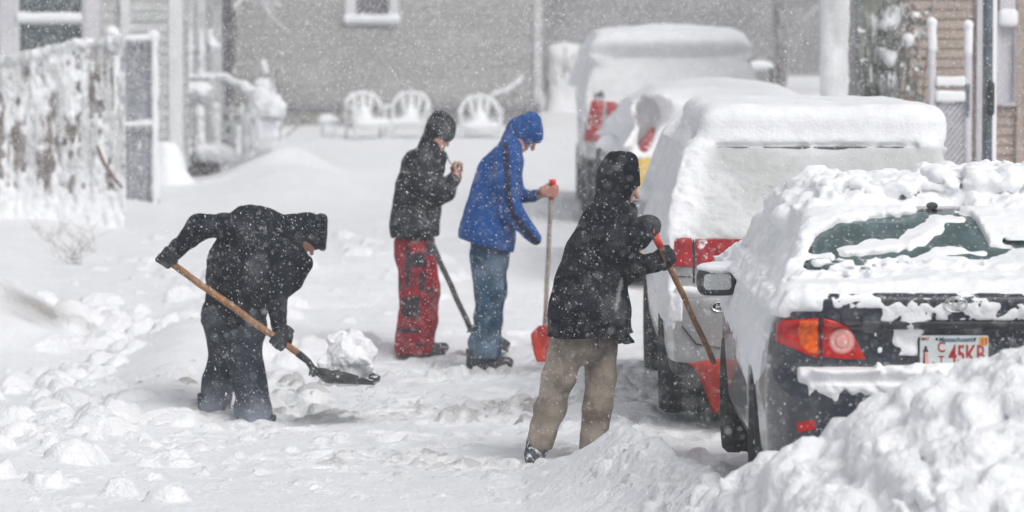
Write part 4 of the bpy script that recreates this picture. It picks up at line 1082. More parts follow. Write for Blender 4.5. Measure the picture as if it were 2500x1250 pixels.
def XK(F):
    # lumps thrown up on the roof, and the ridge standing along the left edge
    for (px, py, yy, r_) in ((1995, 428, 2.4, .06), (1975, 452, 2.2, .075), (1950, 480, 2.0, .07), (1925, 520, 1.8, .06), (2040, 462, 2.2, .07), (2105, 450, 2.2, .05), (2160, 462, 2.0, .055), (2100, 470, 1.9, .08), (2230, 468, 2.0, .06),
                            (2290, 455, 1.9, .07), (2335, 462, 1.9, .075), (2300, 478, 1.7, .07), (2375, 452, 1.8, .075), (2425, 438, 1.9, .085), (2455, 455, 1.8, .09), (2500, 450, 1.9, .10), (2540, 460, 1.9, .1), (2480, 480, 1.6, .07), (2420, 500, 1.5, .05),
                            (2180, 490, 1.7, .04), (2060, 490, 1.7, .06), (2010, 500, 1.6, .06)):
        p = at(px, py, 18+yy)-K.loc; F.add(ellip((p.x, p.y, p.z-r_*.4), (r_*1.3, r_*1.2, r_)), .035)
    for q in range(420):
        x = -.50+1.15*rng.random(); y = 1.45+1.1*rng.random(); rr_ = .010+.030*rng.random()**2
        F.add(ellip((x, y, 1.465+.05*rng.random()+(.04 if x > .05 else 0)), (rr_*1.3, rr_*1.2, rr_)), .008)
    for q in range(200):
        x = -.66+1.5*rng.random(); y = .45+.25*rng.random(); rr_ = .006+.014*rng.random()**2
        F.add(ellip((x, y, float(np.interp(y, [.35, .60, .85], [1.095, 1.115, 1.245]))+.040), (rr_*1.5, rr_, rr_)), .008)
    F.noise(lambda x, y, z: -.020*billow(x, y, z, 11, 3)*sstep(1.30, 1.42, z)*sstep(1.25, 1.5, y)-.006*billow(x, y, z, 18, 3)-.006*fbm(x, y, z, 30, 2), .04)
K.snow(TK, (-.98, -.04, .50), (.98, 4.3, 1.72), .0135, extra=XK)

# --- silver SUV ----
Sv = Car((1.76, 23.5, .09), 'silver sport utility car with red shoulder lamps under a thick smooth slab of roof snow', 'car',
    [(.15, .30), (.0, .36), (0, .72), (.03, .76), (.10, .775), (.115, .80), (.12, 1.08), (.20, 1.18), (.46, 1.58), (.54, 1.64), (1.2, 1.69), (2.2, 1.70), (2.75, 1.60), (3.5, 1.14), (4.3, 1.00), (4.55, .8), (4.6, .4), (4.4, .25), (.4, .25)],
    [(.80, .22), (.87, .45), (.90, .75), (.90, .98), (.86, 1.10), (.72, 1.58), (.64, 1.68), (0, 1.74)],
    [(0, -.02), (.66, 0), (.82, .08), (.89, .35), (.90, 1.0), (.90, 3.8), (.8, 4.4), (.5, 4.6), (0, 4.62)], (.86, 3.6), .345, M['paint_silver'], (.05, .06), tw=.145)
Sv.body(.022); Sv.wheels_()
Sv.patch('rear_window', 'xz', [(-.70, 1.20), (.70, 1.20), (.58, 1.602), (-.58, 1.602)], ((-.8, .1, 1.1), (.8, .7, 1.68)), M['glass_dark'], .014, .003)
Sv.patch('side_window', 'yz', [(.6, 1.15), (.8, 1.55), (2.4, 1.58), (3.1, 1.2), (3.1, 1.15)], ((-.95, .5, 1.1), (-.5, 3.3, 1.65)), M['glass_dark'], .02, .003)
r = lambda *q: [Sv.rear(x, y, 23.62) for x, y in q]
lb = ((-.96, -.02, .85), (1.0, .5, 1.2))
Sv.patch('tail_lamp', 'xz', r((1638, 582), (1690, 576), (1691, 652), (1642, 651)), ((-.96, -.02, .85), (-.4, .5, 1.22)), M['lamp_red_dull'], .010, .010)
Sv.patch('tail_lamp', 'xz', r((1697, 582), (1848, 582), (1848, 652), (1697, 655)), ((-.8, -.02, .85), (.2, .5, 1.22)), M['lamp_red_dull'], .010, .010)
Sv.patch('tail_lamp', 'xz', r((2150, 582), (2340, 582), (2340, 652), (2150, 655)), ((.3, -.02, .85), (.96, .5, 1.22)), M['lamp_red_dull'], .014, .010)
xs_ = Sv.rear(1694, 0, 23.62)[0]
seam(Sv, 'tailgate_seam', rear_line(Sv, [(xs_, 1.15), (xs_+.005, .80)]), .006)
seam(Sv, 'tailgate_seam', rear_line(Sv, [(Sv.rear(1625, 0, 23.6)[0], .865), (xs_, .860)]), .003)
a = Sv.rear(1755, 746, 23.6); ye = on_rear(Sv, a[0], a[1], .006)
m = MB(); m.prism([(a[0]+.045*math.cos(t), a[1]+.026*math.sin(t)) for t in [i*math.pi/12 for i in range(24)]], ye, ye+.008); em = m.build('emblem', M['trim'], Sv.root)
m = MB()
m.tube([(a[0]-.022, ye-.003, a[1]-.015), (a[0]-.016, ye-.003, a[1]+.016)], .004, 6); m.tube([(a[0]+.012, ye-.003, a[1]-.015), (a[0]+.020, ye-.003, a[1]+.016)], .004, 6)
m.tube([(a[0]-.019, ye-.003, a[1]-.002), (a[0]+.016, ye-.003, a[1]+.004)], .004, 6); m.tube(oval(a, .045, .026, 0, ye-.001), .003, 6, False); m.build('emblem_letter', M['chrome'], em)
# lower black bumper skirt
Sv.patch('bumper_skirt', 'xz', [(-.92, .28), (.92, .28), (.92, .36), (-.55, .355), (-.92, .38)], ((-1, -.05, .24), (1, .6, .45)), M['trim'], .014, .006)
seam(Sv, 'bumper_crease', [(x, y-.004, z) for x, y, z in rear_line(Sv, [(-.78, .58), (-.70, .48), (-.55, .455)])], .005)
mp_ = at(1560, 512, 26.6)-Sv.loc; Sv.mirror(mp_.x, 3.1, mp_.z, .21, .17, .03)
def TS(X, Y, Z, nx, ny, nz):
    b1 = billow(X, Y, Z, 7, 3); f1 = fbm(X, Y, Z, 18, 4); f0 = fbm(X, Y, Z, 2.5, 2)
    T = np.full(np.broadcast_shapes(X.shape, Y.shape, Z.shape), -.03, np.float32)
    zlow = np.interp(X[:, 0, 0], [-.95, -.80, -.68, -.50, -.40, -.2, .2, .6, 1], [1.02, 1.06, 1.07, 1.06, 1.05, 1.02, 1.00, 1.0, 1.0])[:, None, None]
    gl = (Y < .62)
    win = np.clip((Z-zlow+.035*f1+.02*f0)*.35, -.03, .026)+.017*fbm(X, Y, Z*1.8, 24, 4, .6)*sstep(1.58, 1.40, Z+.25*X)+.004*b1
    T = np.where(gl & (Z > 1.0), np.maximum(T, win), T)
    T = np.where((Y < .56), np.minimum(T, (np.abs(Z-1.604+.003*f0)-.010-.010*f1-.012*f0)*1.5+.05*(np.abs(X-.02) > .60)), T)
    side = sstep(.45, .75, np.abs(nx)); zl2 = np.interp(Y[0, :, 0], [0, .1, .4, 1.2, 5], [.60, .55, .62, .75, .85])[None, :, None]
    T = np.maximum(T, side*np.clip((Z-zl2+.14*f1)*.3, -.03, .035)+.012*f1*side+(side-1)*.05)
    T = np.maximum(T, sstep(.45, .8, nz)*(Z < .85)*(Z > .6)*(Y < .2)*(.065+.015*b1+.01*f1)-.03)
    T = np.maximum(T, (Y > 2.6)*(nz > .3)*.12-.03)
    T = np.where((X < -.78) & (X > -.92) & (Z > .60) & (Z < .80) & (Y < .3), np.maximum(T, .02+.02*f1), T)
    lam = (X < -.14) & (X > -.86) & (Z > .91) & (Z < 1.0) & (Y < .35)
    return np.where(lam, np.minimum(T, -.02), T)
def XS(F):
    X, Y, Z = F.grids()
    yb = .50
    d = rbox((.07, yb+1.25, 1.705), (.77, 1.27, .145), .125)[0](X, Y, Z)+.7*np.maximum(np.abs(X-.06)-.50, 0)**2*(Z > 1.6)+.012*fbm(X, Y, Z, 7, 3)
    d = d+.02*fbm(X, Y, Z, 2.2, 2)+.05*np.maximum(X-.3, 0)*0
    F.D = smin(F.D, d, .07).astype(np.float32)
    F.noise(lambda x, y, z: .004*fbm(x, y, z, 20, 3), .03)
Sv.snow(TS, (-1.0, -.06, .5), (1.0, 4.4, 2.1), .0155, extra=XS, mat_=M['snow_thin'], attr=lambda v: .85*(v[:, 1] < .56)*(v[:, 1] > .08)*sstep(1.63, 1.58, v[:, 2])*(.45+.9*np.clip(.5+fbm(v[:, 0], v[:, 1], v[:, 2], 3, 4), 0, 1))*sstep(-.72, -.60, v[:, 0]-.2*(v[:, 2]-1.3)))

# --- yellow hatchback, nearly buried ----
Yc = Car((1.76, 34.0, .12), 'yellow hatchback almost buried in snow between the silver car and the van', 'car',
    [(.12, .25), (0, .35), (0, .68), (.06, .75), (.10, 1.0), (.30, 1.36), (.5, 1.44), (1.4, 1.50), (2.3, 1.46), (3.3, 1.02), (4.0, .90), (4.2, .6), (4.2, .3), (4.0, .22)],
    [(.78, .22), (.86, .45), (.87, .85), (.82, 1.02), (.60, 1.34), (.42, 1.45), (0, 1.53)],
    [(0, -.02), (.62, 0), (.80, .1), (.87, .4), (.87, 3.5), (.7, 4.1), (0, 4.24)], (.8, 3.4), .31, M['paint_yellow'], (.10, .10))
Yc.body(.03); Yc.wheels_()
Yc.patch('tail_lamp', 'xz', [Yc.rear(x, y, 34.15) for x, y in ((1567, 330), (1598, 292), (1603, 312), (1592, 350), (1580, 372), (1564, 368))], ((-.95, -.05, .9), (-.3, .6, 1.6)), M['lamp_red_dull'], .012, .02)
Yc.patch('tail_lamp', 'xz', [(-a, b) for a, b in [Yc.rear(x, y, 34.15) for x, y in ((1567, 330), (1598, 292), (1603, 312), (1592, 350), (1580, 372), (1564, 368))]][::-1], ((.3, -.05, .9), (.95, .6, 1.6)), M['lamp_red_dull'], .014, .02)
Yc.patch('rear_window', 'xz', [(-.55, 1.05), (.55, 1.05), (.48, 1.38), (-.48, 1.38)], ((-.7, .0, 1.0), (.7, .7, 1.45)), M['glass_dark'], .02, .004)
mp_ = at(1470, 372, 36.9)-Yc.loc; Yc.mirror(mp_.x+.06, 2.9, mp_.z-.02, .22, .15, .07)
def TY(X, Y, Z, nx, ny, nz):
    f1 = fbm(X, Y, Z, 8, 3)
    T = np.full(np.broadcast_shapes(X.shape, Y.shape, Z.shape), .045, np.float32)+.02*f1
    T = T-.028*sstep(-.3, -.7, ny)+.17*sstep(.4, .9, nz)*(Z > 1.2)+.08*sstep(.5, .9, nz)
    ye_ = (X < -.30) & (Y < .5)
    a_, b_ = Yc.rear(1545, 425, 34.1), Yc.rear(1608, 372, 34.1)
    T = np.where(ye_ & (Z > .86) & (Z < 1.13+.0*X) & (X < -.42+ .5*(Z-1.0)), -.03, T)
    lp = seg(X, Z, Yc.rear(1573, 362, 34.1), Yc.rear(1599, 300, 34.1))
    T = np.where((X < -.30) & (Y < .8), np.minimum(T, (lp-.035+.015*f1)*1.5), T)
    return np.where(Z < .45, -.03, T)
Yc.snow(TY, (-1.15, -.2, .3), (1.15, 4.5, 1.9), .03)

# --- grey van ----
V = Car((1.63, 41.8, .33), 'tall grey minivan with faded red lamps and a rounded cap of snow, farthest parked', 'van',
    [(.15, .30), (0, .40), (0, .62), (.06, .68), (.08, 1.15), (.16, 1.25), (.34, 1.68), (.46, 1.74), (1.5, 1.80), (3.3, 1.72), (4.3, 1.15), (4.9, .95), (5.0, .5), (4.9, .28)],
    [(.84, .25), (.92, .5), (.93, .9), (.90, 1.15), (.75, 1.60), (.62, 1.76), (0, 1.84)],
    [(0, -.02), (.72, 0), (.88, .12), (.93, .5), (.93, 4.2), (.85, 4.8), (0, 5.0)], (.95, 4.0), .34, M['paint_grey'], (.13, .13))
V.body(.03); V.wheels_()
r = lambda *q: [V.rear(x, y, 41.95) for x, y in q]
V.patch('rear_window', 'xz', r((1448, 240), (1466, 150), (1500, 90), (1790, 90), (1830, 170), (1845, 240)), ((-1, .0, 1.2), (1, .7, 1.75)), M['glass_dark'], .02, .004)
V.patch('tail_lamp', 'xz', r((1424, 345), (1432, 300), (1444, 245), (1475, 245), (1470, 290), (1462, 345)), ((-1.05, -.05, .7), (-.5, .6, 1.5)), M['lamp_red_dull'], .012, .015)
V.patch('garnish', 'xz', r((1478, 246), (1590, 244), (1588, 262), (1540, 272), (1480, 292)), ((-1.05, -.05, .7), (.1, .6, 1.5)), M['lamp_red_dull'], .012, .010)
V.patch('tail_lamp', 'xz', [(-a, b) for a, b in r((1424, 345), (1432, 300), (1444, 245), (1475, 245), (1470, 290), (1462, 345))][::-1], ((.5, -.05, .7), (1.05, .6, 1.5)), M['lamp_red_dull'], .02, .015)
V.patch('bumper', 'xz', [(-1.0, .28), (1.0, .28), (1.0, .64), (-1.0, .64)], ((-1.05, -.05, .25), (1.05, .5, .7)), M['trim'], .02, .012)
mp_ = at(1872, 188, 45.6)-V.loc; V.mirror(1.14, 3.7, mp_.z, .26, .24, .05)
def TV(X, Y, Z, nx, ny, nz):
    f1 = fbm(X, Y, Z, 7, 4); f0 = fbm(X, Y, Z, 2.4, 2)
    T = np.full(np.broadcast_shapes(X.shape, Y.shape, Z.shape), -.03, np.float32)
    T = np.maximum(T, .23*sstep(.3, .9, nz)*(Z > 1.3)+.02*f1-.01)
    dia = np.clip((-(Z-1.42)+.55*(X-.1))*.25, -.02, .05)
    T = np.where((Y < .7) & (Z > 1.2), np.maximum(T, .020+.008*f0+.007*f1+.012+dia-.05*sstep(-.66, -.80, X+.12*(Z-1.3))*(Z < 1.50)), T)
    side = sstep(.45, .75, np.abs(nx)); T = np.maximum(T, side*np.clip((Z-1.0)*.2+.02*f1, -.03, .05)+(side-1)*.05)
    T = np.where((Y < .35) & (Z < 1.22) & (Z > .72) & (X > -.62), np.maximum(T, .010+.02*f1), T)
    return np.where(Z < .6, -.03, T)
V.snow(TV, (-1.15, -.15, .5), (1.15, 4.9, 2.2), .026, mat_=M['snow_thin'], attr=lambda v: .40*(v[:, 1] < .6)*sstep(1.70, 1.60, v[:, 2])*np.clip(.55+fbm(v[:, 0], v[:, 1], v[:, 2], 2.2, 3)-1.2*np.clip(-(v[:, 2]-1.42)+.55*(v[:, 0]-.1), 0, .5), 0, 1))
# ------------------------------------------------------------------ houses
def clap(name, x0, x1, z0, z1, y, mat_, parent, step=.115, lap=.018, side=None, holes=()):
    """lapped horizontal boards facing the camera (or facing +x / -x along y0..y1)"""
    m = MB(); z = z0; i = 0
    while z < z1-1e-4:
        zt = min(z+step, z1)
        spans = [(x0, x1)]
        for (a, b, c, d) in holes:
            if zt > c and z < d:
                spans = [q for s_ in spans for q in (((s_[0], a), (b, s_[1])) if s_[0] < a and s_[1] > b else (s_,))]
        for (a, b) in spans:
            if side is None: v = [(a, y-lap, z), (b, y-lap, z), (b, y, zt), (a, y, zt), (a, y, z), (b, y, z)]
            else: v = [(y+side*lap, a, z), (y+side*lap, b, z), (y, b, zt), (y, a, zt), (y, a, z), (y, b, z)]
            m.geo(v, [(0, 1, 2, 3), (0, 4, 5, 1)])
        z = zt
    return m.build(name, mat_, parent)
def house(name, loc, label, x0, x1, dep, z0, z1, sid, group=None, holes=(), step=.115, skirt=0.0, roofh=2.4, left=None, lap=.018):
    root = empty(name, loc, label, 'house', group)
    wl = clap('wall', x0, x1, z0+skirt, z1, 0, sid, root, step, lap, holes=holes)
    for nm, xx, sd in (('wall', x1, 1), ('wall', x0, -1)):
        clap(nm, .0, dep, z0+skirt, z1, xx, left if left and sd < 0 else sid, root, step, side=sd)
    m = MB(); m.box((x0+.02, .45, z0), (x1-.02, dep, z1)); m.build('core_wall', M['skirt'], root)
    m = MB(); m.prism([(x0-.3, z1), (x1+.3, z1), ((x0+x1)/2, z1+roofh)], -.35, dep+.3); rf = m.build('roof', M['roof'], root)
    m = MB(); cxm = (x0+x1)/2
    for sg, xe in ((-1, x0-.32), (1, x1+.32)):
        m.geo([(xe, -.37, z1+.02), (cxm, -.37, z1+roofh+.02), (cxm, dep+.32, z1+roofh+.02), (xe, dep+.32, z1+.02), (xe, -.37, z1+.22), (cxm, -.37, z1+roofh+.26), (cxm, dep+.32, z1+roofh+.26), (xe, dep+.32, z1+.22)],
              [(0, 1, 5, 4), (4, 5, 6, 7), (0, 4, 7, 3), (3, 7, 6, 2)])
    m.build('roof_snow', M['snow_plain'], rf)
    return root
def snow_strip(name, parent, x0, x1, y, z, dep=.10, hgt=.09, seed=0, h=.018, mat_=None, jag=.018):
    F = Field((x0-.06, y-dep-.08, z-.05), (x1+.06, y+.05, z+hgt+.08), h)
    F.add(rbox(((x0+x1)/2, y-dep*.35, z+hgt*.35), ((x1-x0)/2, dep*.75, hgt*.6), min(dep, hgt)*.42), .01)
    F.noise(lambda a, b, c: jag*fbm(a+seed, b, c, 5, 3), .06)
    return fobj(name, F, mat_ or M['snow_plain'], parent)
def window(root, x0, x1, z0, z1, y=0, casing=.10, frame_m=None, glass=None, rail=None, sill_snow=0, mull=(), cas_m=None, rail_snow=0.0, rec=.08):
    frame_m = frame_m or M['trim_white']; m = MB()
    a, b, c, d = x0-casing, x1+casing, z0-casing*.8, z1+casing
    yo = y-.045
    m.box((a, yo, c), (x0, y+rec, d)); m.box((x1, yo, c), (b, y+rec, d)); m.box((x0, yo, z1), (x1, y+rec, d)); m.box((x0, yo-.03, c), (x1, y+rec, z0))
    w_ = m.build('window', cas_m or frame_m, root)
    m = MB(); m.box((x0, y+rec-.012, z0), (x1, y+rec-.002, z1)); m.build('pane', glass or M['window_dark'], w_)
    m = MB(); t = .045
    m.box((x0+.002, y+.01, z0+.002), (x0+t, y+rec-.015, z1-.002)); m.box((x1-t, y+.01, z0+.002), (x1-.002, y+rec-.015, z1-.002)); m.box((x0+t, y+.01, z0+.002), (x1-t, y+rec-.015, z0+t)); m.box((x0+t, y+.01, z1-t), (x1-t, y+rec-.015, z1-.002))
    if rail: m.box((x0+t, y+.005, rail-.03), (x1-t, y+rec-.02, rail+.03))
    for q in mull: m.box((q-.02, y+.012, z0+t), (q+.02, y+rec-.02, z1-t))
    m.build('frame', frame_m, w_)
    if rail and rail_snow: snow_strip('snow_on_sash', w_, x0+.02, x1-.02, y+.03, rail+.02, .06, rail_snow, 3)
    if sill_snow: snow_strip('snow_on_sill', w_, a-.03, b+.03, yo+.01, c+casing*.55, .09, sill_snow, 7)
    return w_
HG = 'timber houses round the snowed-in yard'
def P(px, py, Y, o): v = at(px, py, Y)-Vector(o); return v
# -- grey house closing the yard
o1 = (0, 62, 0); x0 = P(300, 0, 62, o1).x; x1 = P(1318, 0, 62, o1).x
wx0, wz0 = P(862, 46, 62, o1).x, P(0, 46, 62, o1).z; wx1 = P(955, 0, 62, o1).x
H1 = house('timber_house', o1, 'grey clapboard house with one high window behind three plastic chairs', x0, x1, 9, .55, 5.6, M['siding_grey'], HG, holes=[(wx0, wx1, wz0, wz0+1.3)], step=.15, skirt=.47, lap=.012)
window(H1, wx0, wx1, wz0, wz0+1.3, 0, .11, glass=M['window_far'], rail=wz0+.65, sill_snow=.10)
window(H1, x0+1.0, x0+1.7, 3.2, 4.6, -.02, .1, rail=3.9)
m = MB(); m.box((x1-.09, -.045, 1.0), (x1+.03, .10, 5.6)); m.build('corner_board', M['siding_white'], H1)
m = MB(); m.box((x0, -.06, .98), (x1, .02, 1.07)); m.build('sill_board', M['skirt'], H1)
for a_, b_ in ((P(1040, 0, 62, o1).x, x1), (x0, P(690, 0, 62, o1).x)):
    m = MB(); m.box((a_, .02, .4), (b_, .10, .98)); m.build('foundation', M['skirt'], H1)
m = MB(); la, lb_ = P(690, 0, 62, o1).x, P(1040, 0, 62, o1).x
n = int((lb_-la)/.11)
for i in range(-6, n+1):
    for sg in (1, -1):
        a = la+i*.11 if sg > 0 else la+i*.11+.58; b = a+sg*.58
        z0_, z1_ = .42, .98
        ca, cb = max(la, min(lb_, a)), max(la, min(lb_, b))
        za = z0_+(z1_-z0_)*abs(ca-a)/.58; zb_ = z0_+(z1_-z0_)*abs(cb-a)/.58
        if abs(ca-cb) > .02: m.tube([(ca, .02+.012*sg, za), (cb, .02+.012*sg, zb_)], .015, 4, False)
m.build('lattice', M['lattice'], H1)
m = MB(); m.box((la, .12, .40), (lb_, .2, .98)); m.build('lattice_backing', M['skirt'], H1)

# -- distant dark house beyond, right of the grey one
o2 = (0, 76, 0)
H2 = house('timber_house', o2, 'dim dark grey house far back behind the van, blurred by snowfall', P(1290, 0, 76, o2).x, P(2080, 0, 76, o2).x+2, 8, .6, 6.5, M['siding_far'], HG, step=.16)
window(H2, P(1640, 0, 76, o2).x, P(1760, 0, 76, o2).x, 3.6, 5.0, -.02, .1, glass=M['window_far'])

# -- white house at the left with a big window
o3 = (0, 48, 0); xr = P(440, 0, 48, o3).x
ga, gb = P(36, 0, 48, o3).x, P(208, 0, 48, o3).x; gz = P(0, 150, 48, o3).z
H3 = house('timber_house', o3, 'whitish clapboard house with large dark window behind the reed fence', -9.5, xr, 9, .3, 5.4, M['siding_white'], HG, holes=[(ga, gb, gz, gz+1.6)], step=.125, skirt=.3)
window(H3, ga, gb, gz, gz+1.6, 0, .17, rail=P(0, 52, 48, o3).z, rail_snow=.09, sill_snow=.05, cas_m=M['trim_lilac'])
m = MB(); m.box((P(296, 0, 48, o3).x, -.09, .4), (P(318, 0, 48, o3).x, -.02, 5.4)); m.build('downpipe', M['trim_white'], H3)
m = MB(); m.box((xr-.13, -.035, .5), (xr+.02, .1, 5.4)); m.build('corner_board', M['trim_white'], H3)
m = MB(); m.box((xr-.35, -.10, .15), (xr+.04, .2, .84)); m.build('foundation', M['ice_rail'], H3)
F = Field((xr-.50, -.7, .1), (xr+.40, .3, 1.15), .022)
F.add(ellip((xr-.15, -.15, .35), (.27, .3, .60)), .05); F.add(ellip((xr-.05, -.25, .25), (.30, .35, .35)), .08)
F.noise(lambda a, b, c: .03*fbm(a, b, c, 5, 3)); fobj('wall_snow', F, M['snow_plain'], H3)

# -- tan house on the right
o4 = (0, 36, 0); xa = P(2196, 0, 36, o4).x
qa, qb = P(2443, 0, 36, o4).x, P(2476, 0, 36, o4).x; qz = P(0, 250, 36, o4).z
H4 = house('timber_house', o4, 'tan clapboard house with narrow white-framed window behind the steel post', xa, 10, 4.2, .2, 3.9, M['siding_tan'], HG, roofh=1.2, left=M['siding_cream'], holes=[(qa, qb, qz, qz+.72)], step=.085)
window(H4, qa, qb, qz, qz+.70, 0, .035, rail=None, mull=((qa+qb)/2,), frame_m=M['trim_lilac'])
snow_strip('snow_on_sill', H4, qa-.03, qb+.02, -.02, P(0, 55, 36, o4).z, .09, .12, 2)
m = MB(); m.box((qa-.01, -.05, P(0, 55, 36, o4).z-.01), (qb+.01, .05, 3.5)); m.build('shutter', M['trim_lilac'], H4)
for a_, b_, mm in ((2384, 2398, 'trim_lilac'), (2482, 2497, 'siding_tan')):
    m = MB(); m.box((P(a_, 0, 36, o4).x, -.06, .2), (P(b_, 0, 36, o4).x, .03, 3.9)); m.build('trim_board', M[mm], H4)
m = MB(); m.box((xa-.02, -.035, .2), (xa+.05, .05, 3.9)); m.build('corner_board', M['siding_tan'], H4)
window(H4, 5.6, 6.5, 1.6, 3.0, -.02, .1, rail=2.3)
# ------------------------------------------------------------------ reed fence and gate
fo = Vector((0, 41, 0)); fr = empty('reed_fence', (at(0, 0, 41).x, 41, .35), 'brown reed fence plastered with wind-driven snow at the left edge', 'fence')
lo = fr.location
xa_, xb_ = -6.6, at(276, 0, 41).x
def ftop(x):   # world z of the fence top
    return np.interp(x, [-6.6, -5.2, -4.7, -4.35, -3.9], [1.92, 1.97, 2.06, 2.16, 2.18])
m = MB(); x = xa_
while x < xb_:
    t = ftop(x)+rng.normal()*.03; m.tube([(x-lo.x, .0+rng.normal()*.012, .2-lo.z), (x-lo.x+rng.normal()*.012, rng.normal()*.015-.01, (t+.2)/2-lo.z), (x-lo.x+rng.normal()*.02, rng.normal()*.012, t-lo.z)], [.011, .010, .007], 5)
    x += .017
m.build('reeds', M['reed'], fr)
m = MB(); m.box((xa_-lo.x, .03, .2-lo.z), (xb_-lo.x, .045, 1.9-lo.z)); m.build('backing', M['gate_grey'], fr)
F = Field((xa_-lo.x-.1, -.20, -.25), (xb_-lo.x+.12, .08, 2.0), .0125)
X, Y, Z = F.grids(); WX = X+lo.x; WZ = Z+lo.z
n1 = fbm(X, Y*.6, Z*.25, 13, 3, .6); n2 = fbm(X+9, Y*.5, Z*.5, 3, 3); n3 = fbm(X, Y, Z*.6, 22, 3)
thick = .013+.070*n1+.028*n2+.045*n3+.12*sstep(.75, .30, WZ)+.05*sstep(ftop(WX)-.10, ftop(WX)+.0, WZ)
hang = np.abs(Y+.005)-.012-np.clip(thick, -.03, .12)
top = WZ-ftop(WX)-.04-.03*n1
F.D = smax(hang, top.astype(np.float32), .03).astype(np.float32)
fobj('snow_crust', F, M['snow_thin'], fr, attr=lambda v: .95*sstep(-.35, .25, fbm(v[:, 0]+3, v[:, 1], v[:, 2]*.25, 11, 4, .6))*sstep(.0, .7, v[:, 2]))
# stick poking out
m = MB(); pts = [at(238, 358, 40.8), at(252, 395, 40.7), at(275, 432, 40.6), at(298, 458, 40.55)]
m.tube([p-pts[0] for p in pts], [.016, .020, .019, .012], 8); m.tube([at(262, 445, 40.7)-pts[0], at(285, 465, 40.6)-pts[0]], [.008, .010], 6)
tag(m.build('fallen_branch', M['branch'], None, pts[0], smooth=True), 'reddish brown bare branch stuck in the snow by the reed fence', 'branch')
# gate beside it
Yg = 44.5; ga0, ga1 = at(282, 0, Yg).x, at(368, 0, Yg).x; zt_, zb_ = at(0, 92, Yg).z, at(0, 500, Yg).z
g = empty('garden_gate', (ga0, Yg, zb_), 'slate grey boarded gate with snow-lined rails and frosted post', 'gate'); gl_ = g.location
m = MB(); k = 0; wv = (ga1-ga0)/5
for k in range(5): m.box((k*wv+.003, -.01-.006*(k % 2), 0), ((k+1)*wv-.003, .02, zt_-zb_-.04-.015*(k % 2)))
m.build('board_panel', M['gate_grey'], g)
zr = at(0, 312, Yg).z-zb_
for nm, z in (('rail', zr), ('rail', zt_-zb_-.05)):
    m = MB(); m.box((0, -.05, z-.035), (ga1-ga0, -.02, z+.035)); rl = m.build(nm, M['gate_grey'], g)
    F = Field((-.08, -.14, z-.06), (ga1-ga0+.1, .06, z+.16), .014)
    F.add(capsule((-.02, -.035, z+.03), (ga1-ga0, -.035, z+.055), .030, .038), .02); F.noise(lambda a, b, c: .016*fbm(a, b, c, 9, 3)); fobj('snow_on_rail', F, M['snow_plain'], rl)
m = MB(); m.box((ga1-ga0, -.06, -.1), (ga1-ga0+.08, .03, zt_-zb_+.02)); po = m.build('gate_post', M['gate_grey'], g)
F = Field((ga1-ga0-.05, -.16, -.15), (ga1-ga0+.16, .1, zt_-zb_+.16), .014)
F.add(capsule((ga1-ga0+.045, -.04, -.1), (ga1-ga0+.045, -.04, zt_-zb_+.02), .045, .042), .02); F.add(ellip((ga1-ga0+.03, -.02, zt_-zb_+.03), (.06, .05, .045)), .03)
F.noise(lambda a, b, c: .022*fbm(a, b, c*.6, 9, 3)); fobj('snow_on_post', F, M['snow_plain'], po)
m = MB(); m.box((-.02, -.05, -.1), (.05, .03, zt_-zb_+.02)); po = m.build('gate_post', M['gate_grey'], g)
F = Field((-.14, -.16, .2), (.16, .12, zt_-zb_+.2), .014)
F.add(capsule((-.02, -.04, .3), (.01, -.04, zt_-zb_), .05, .05), .02); F.add(ellip((-.04, -.02, zt_-zb_+.06), (.075, .07, .07)), .03)
F.noise(lambda a, b, c: .03*fbm(a, b, c*.6, 8, 3)); fobj('snow_on_post', F, M['snow_plain'], po)

# dry weeds poking from the drift in front of the fence
def weeds(px, py, Y, n, hgt, label, spread=.5):
    p = at(px, py, Y); m = MB(); z = gh(p.x, Y)-.03
    for i in range(n):
        a = Vector((rng.normal()*spread*.03, rng.normal()*.01, 0)); L = hgt*(.5+.6*rng.random()); d = Vector((rng.normal()*.55, rng.normal()*.2, 1)).normalized()
        q = [a+d*L*t+Vector((.04*math.sin(t*4+i), 0, -.10*t*t*rng.random())) for t in (0, .35, .7, 1)]; m.tube(q, [.004, .0035, .003, .0015], 5)
        for j in range(3):
            s_ = a+d*L*(.3+.2*j); e = s_+Vector((rng.normal()*.10, rng.normal()*.04, .05+.08*rng.random())); m.tube([s_, e], [.0028, .0015], 4)
    tag(m.build('dry_weed', M['twig'], None, (p.x, Y, z)), label, 'plant')
weeds(185, 590, 36.5, 9, .42, 'sparse dry weed stems sprouting from snow below the reed fence')
weeds(225, 560, 38, 6, .5, 'thin arching dry weed nearest the garden gate in the drift', .7)
weeds(120, 600, 38.5, 5, .32, 'small dry twigs at the foot of the reed fence, leftmost of the weeds')

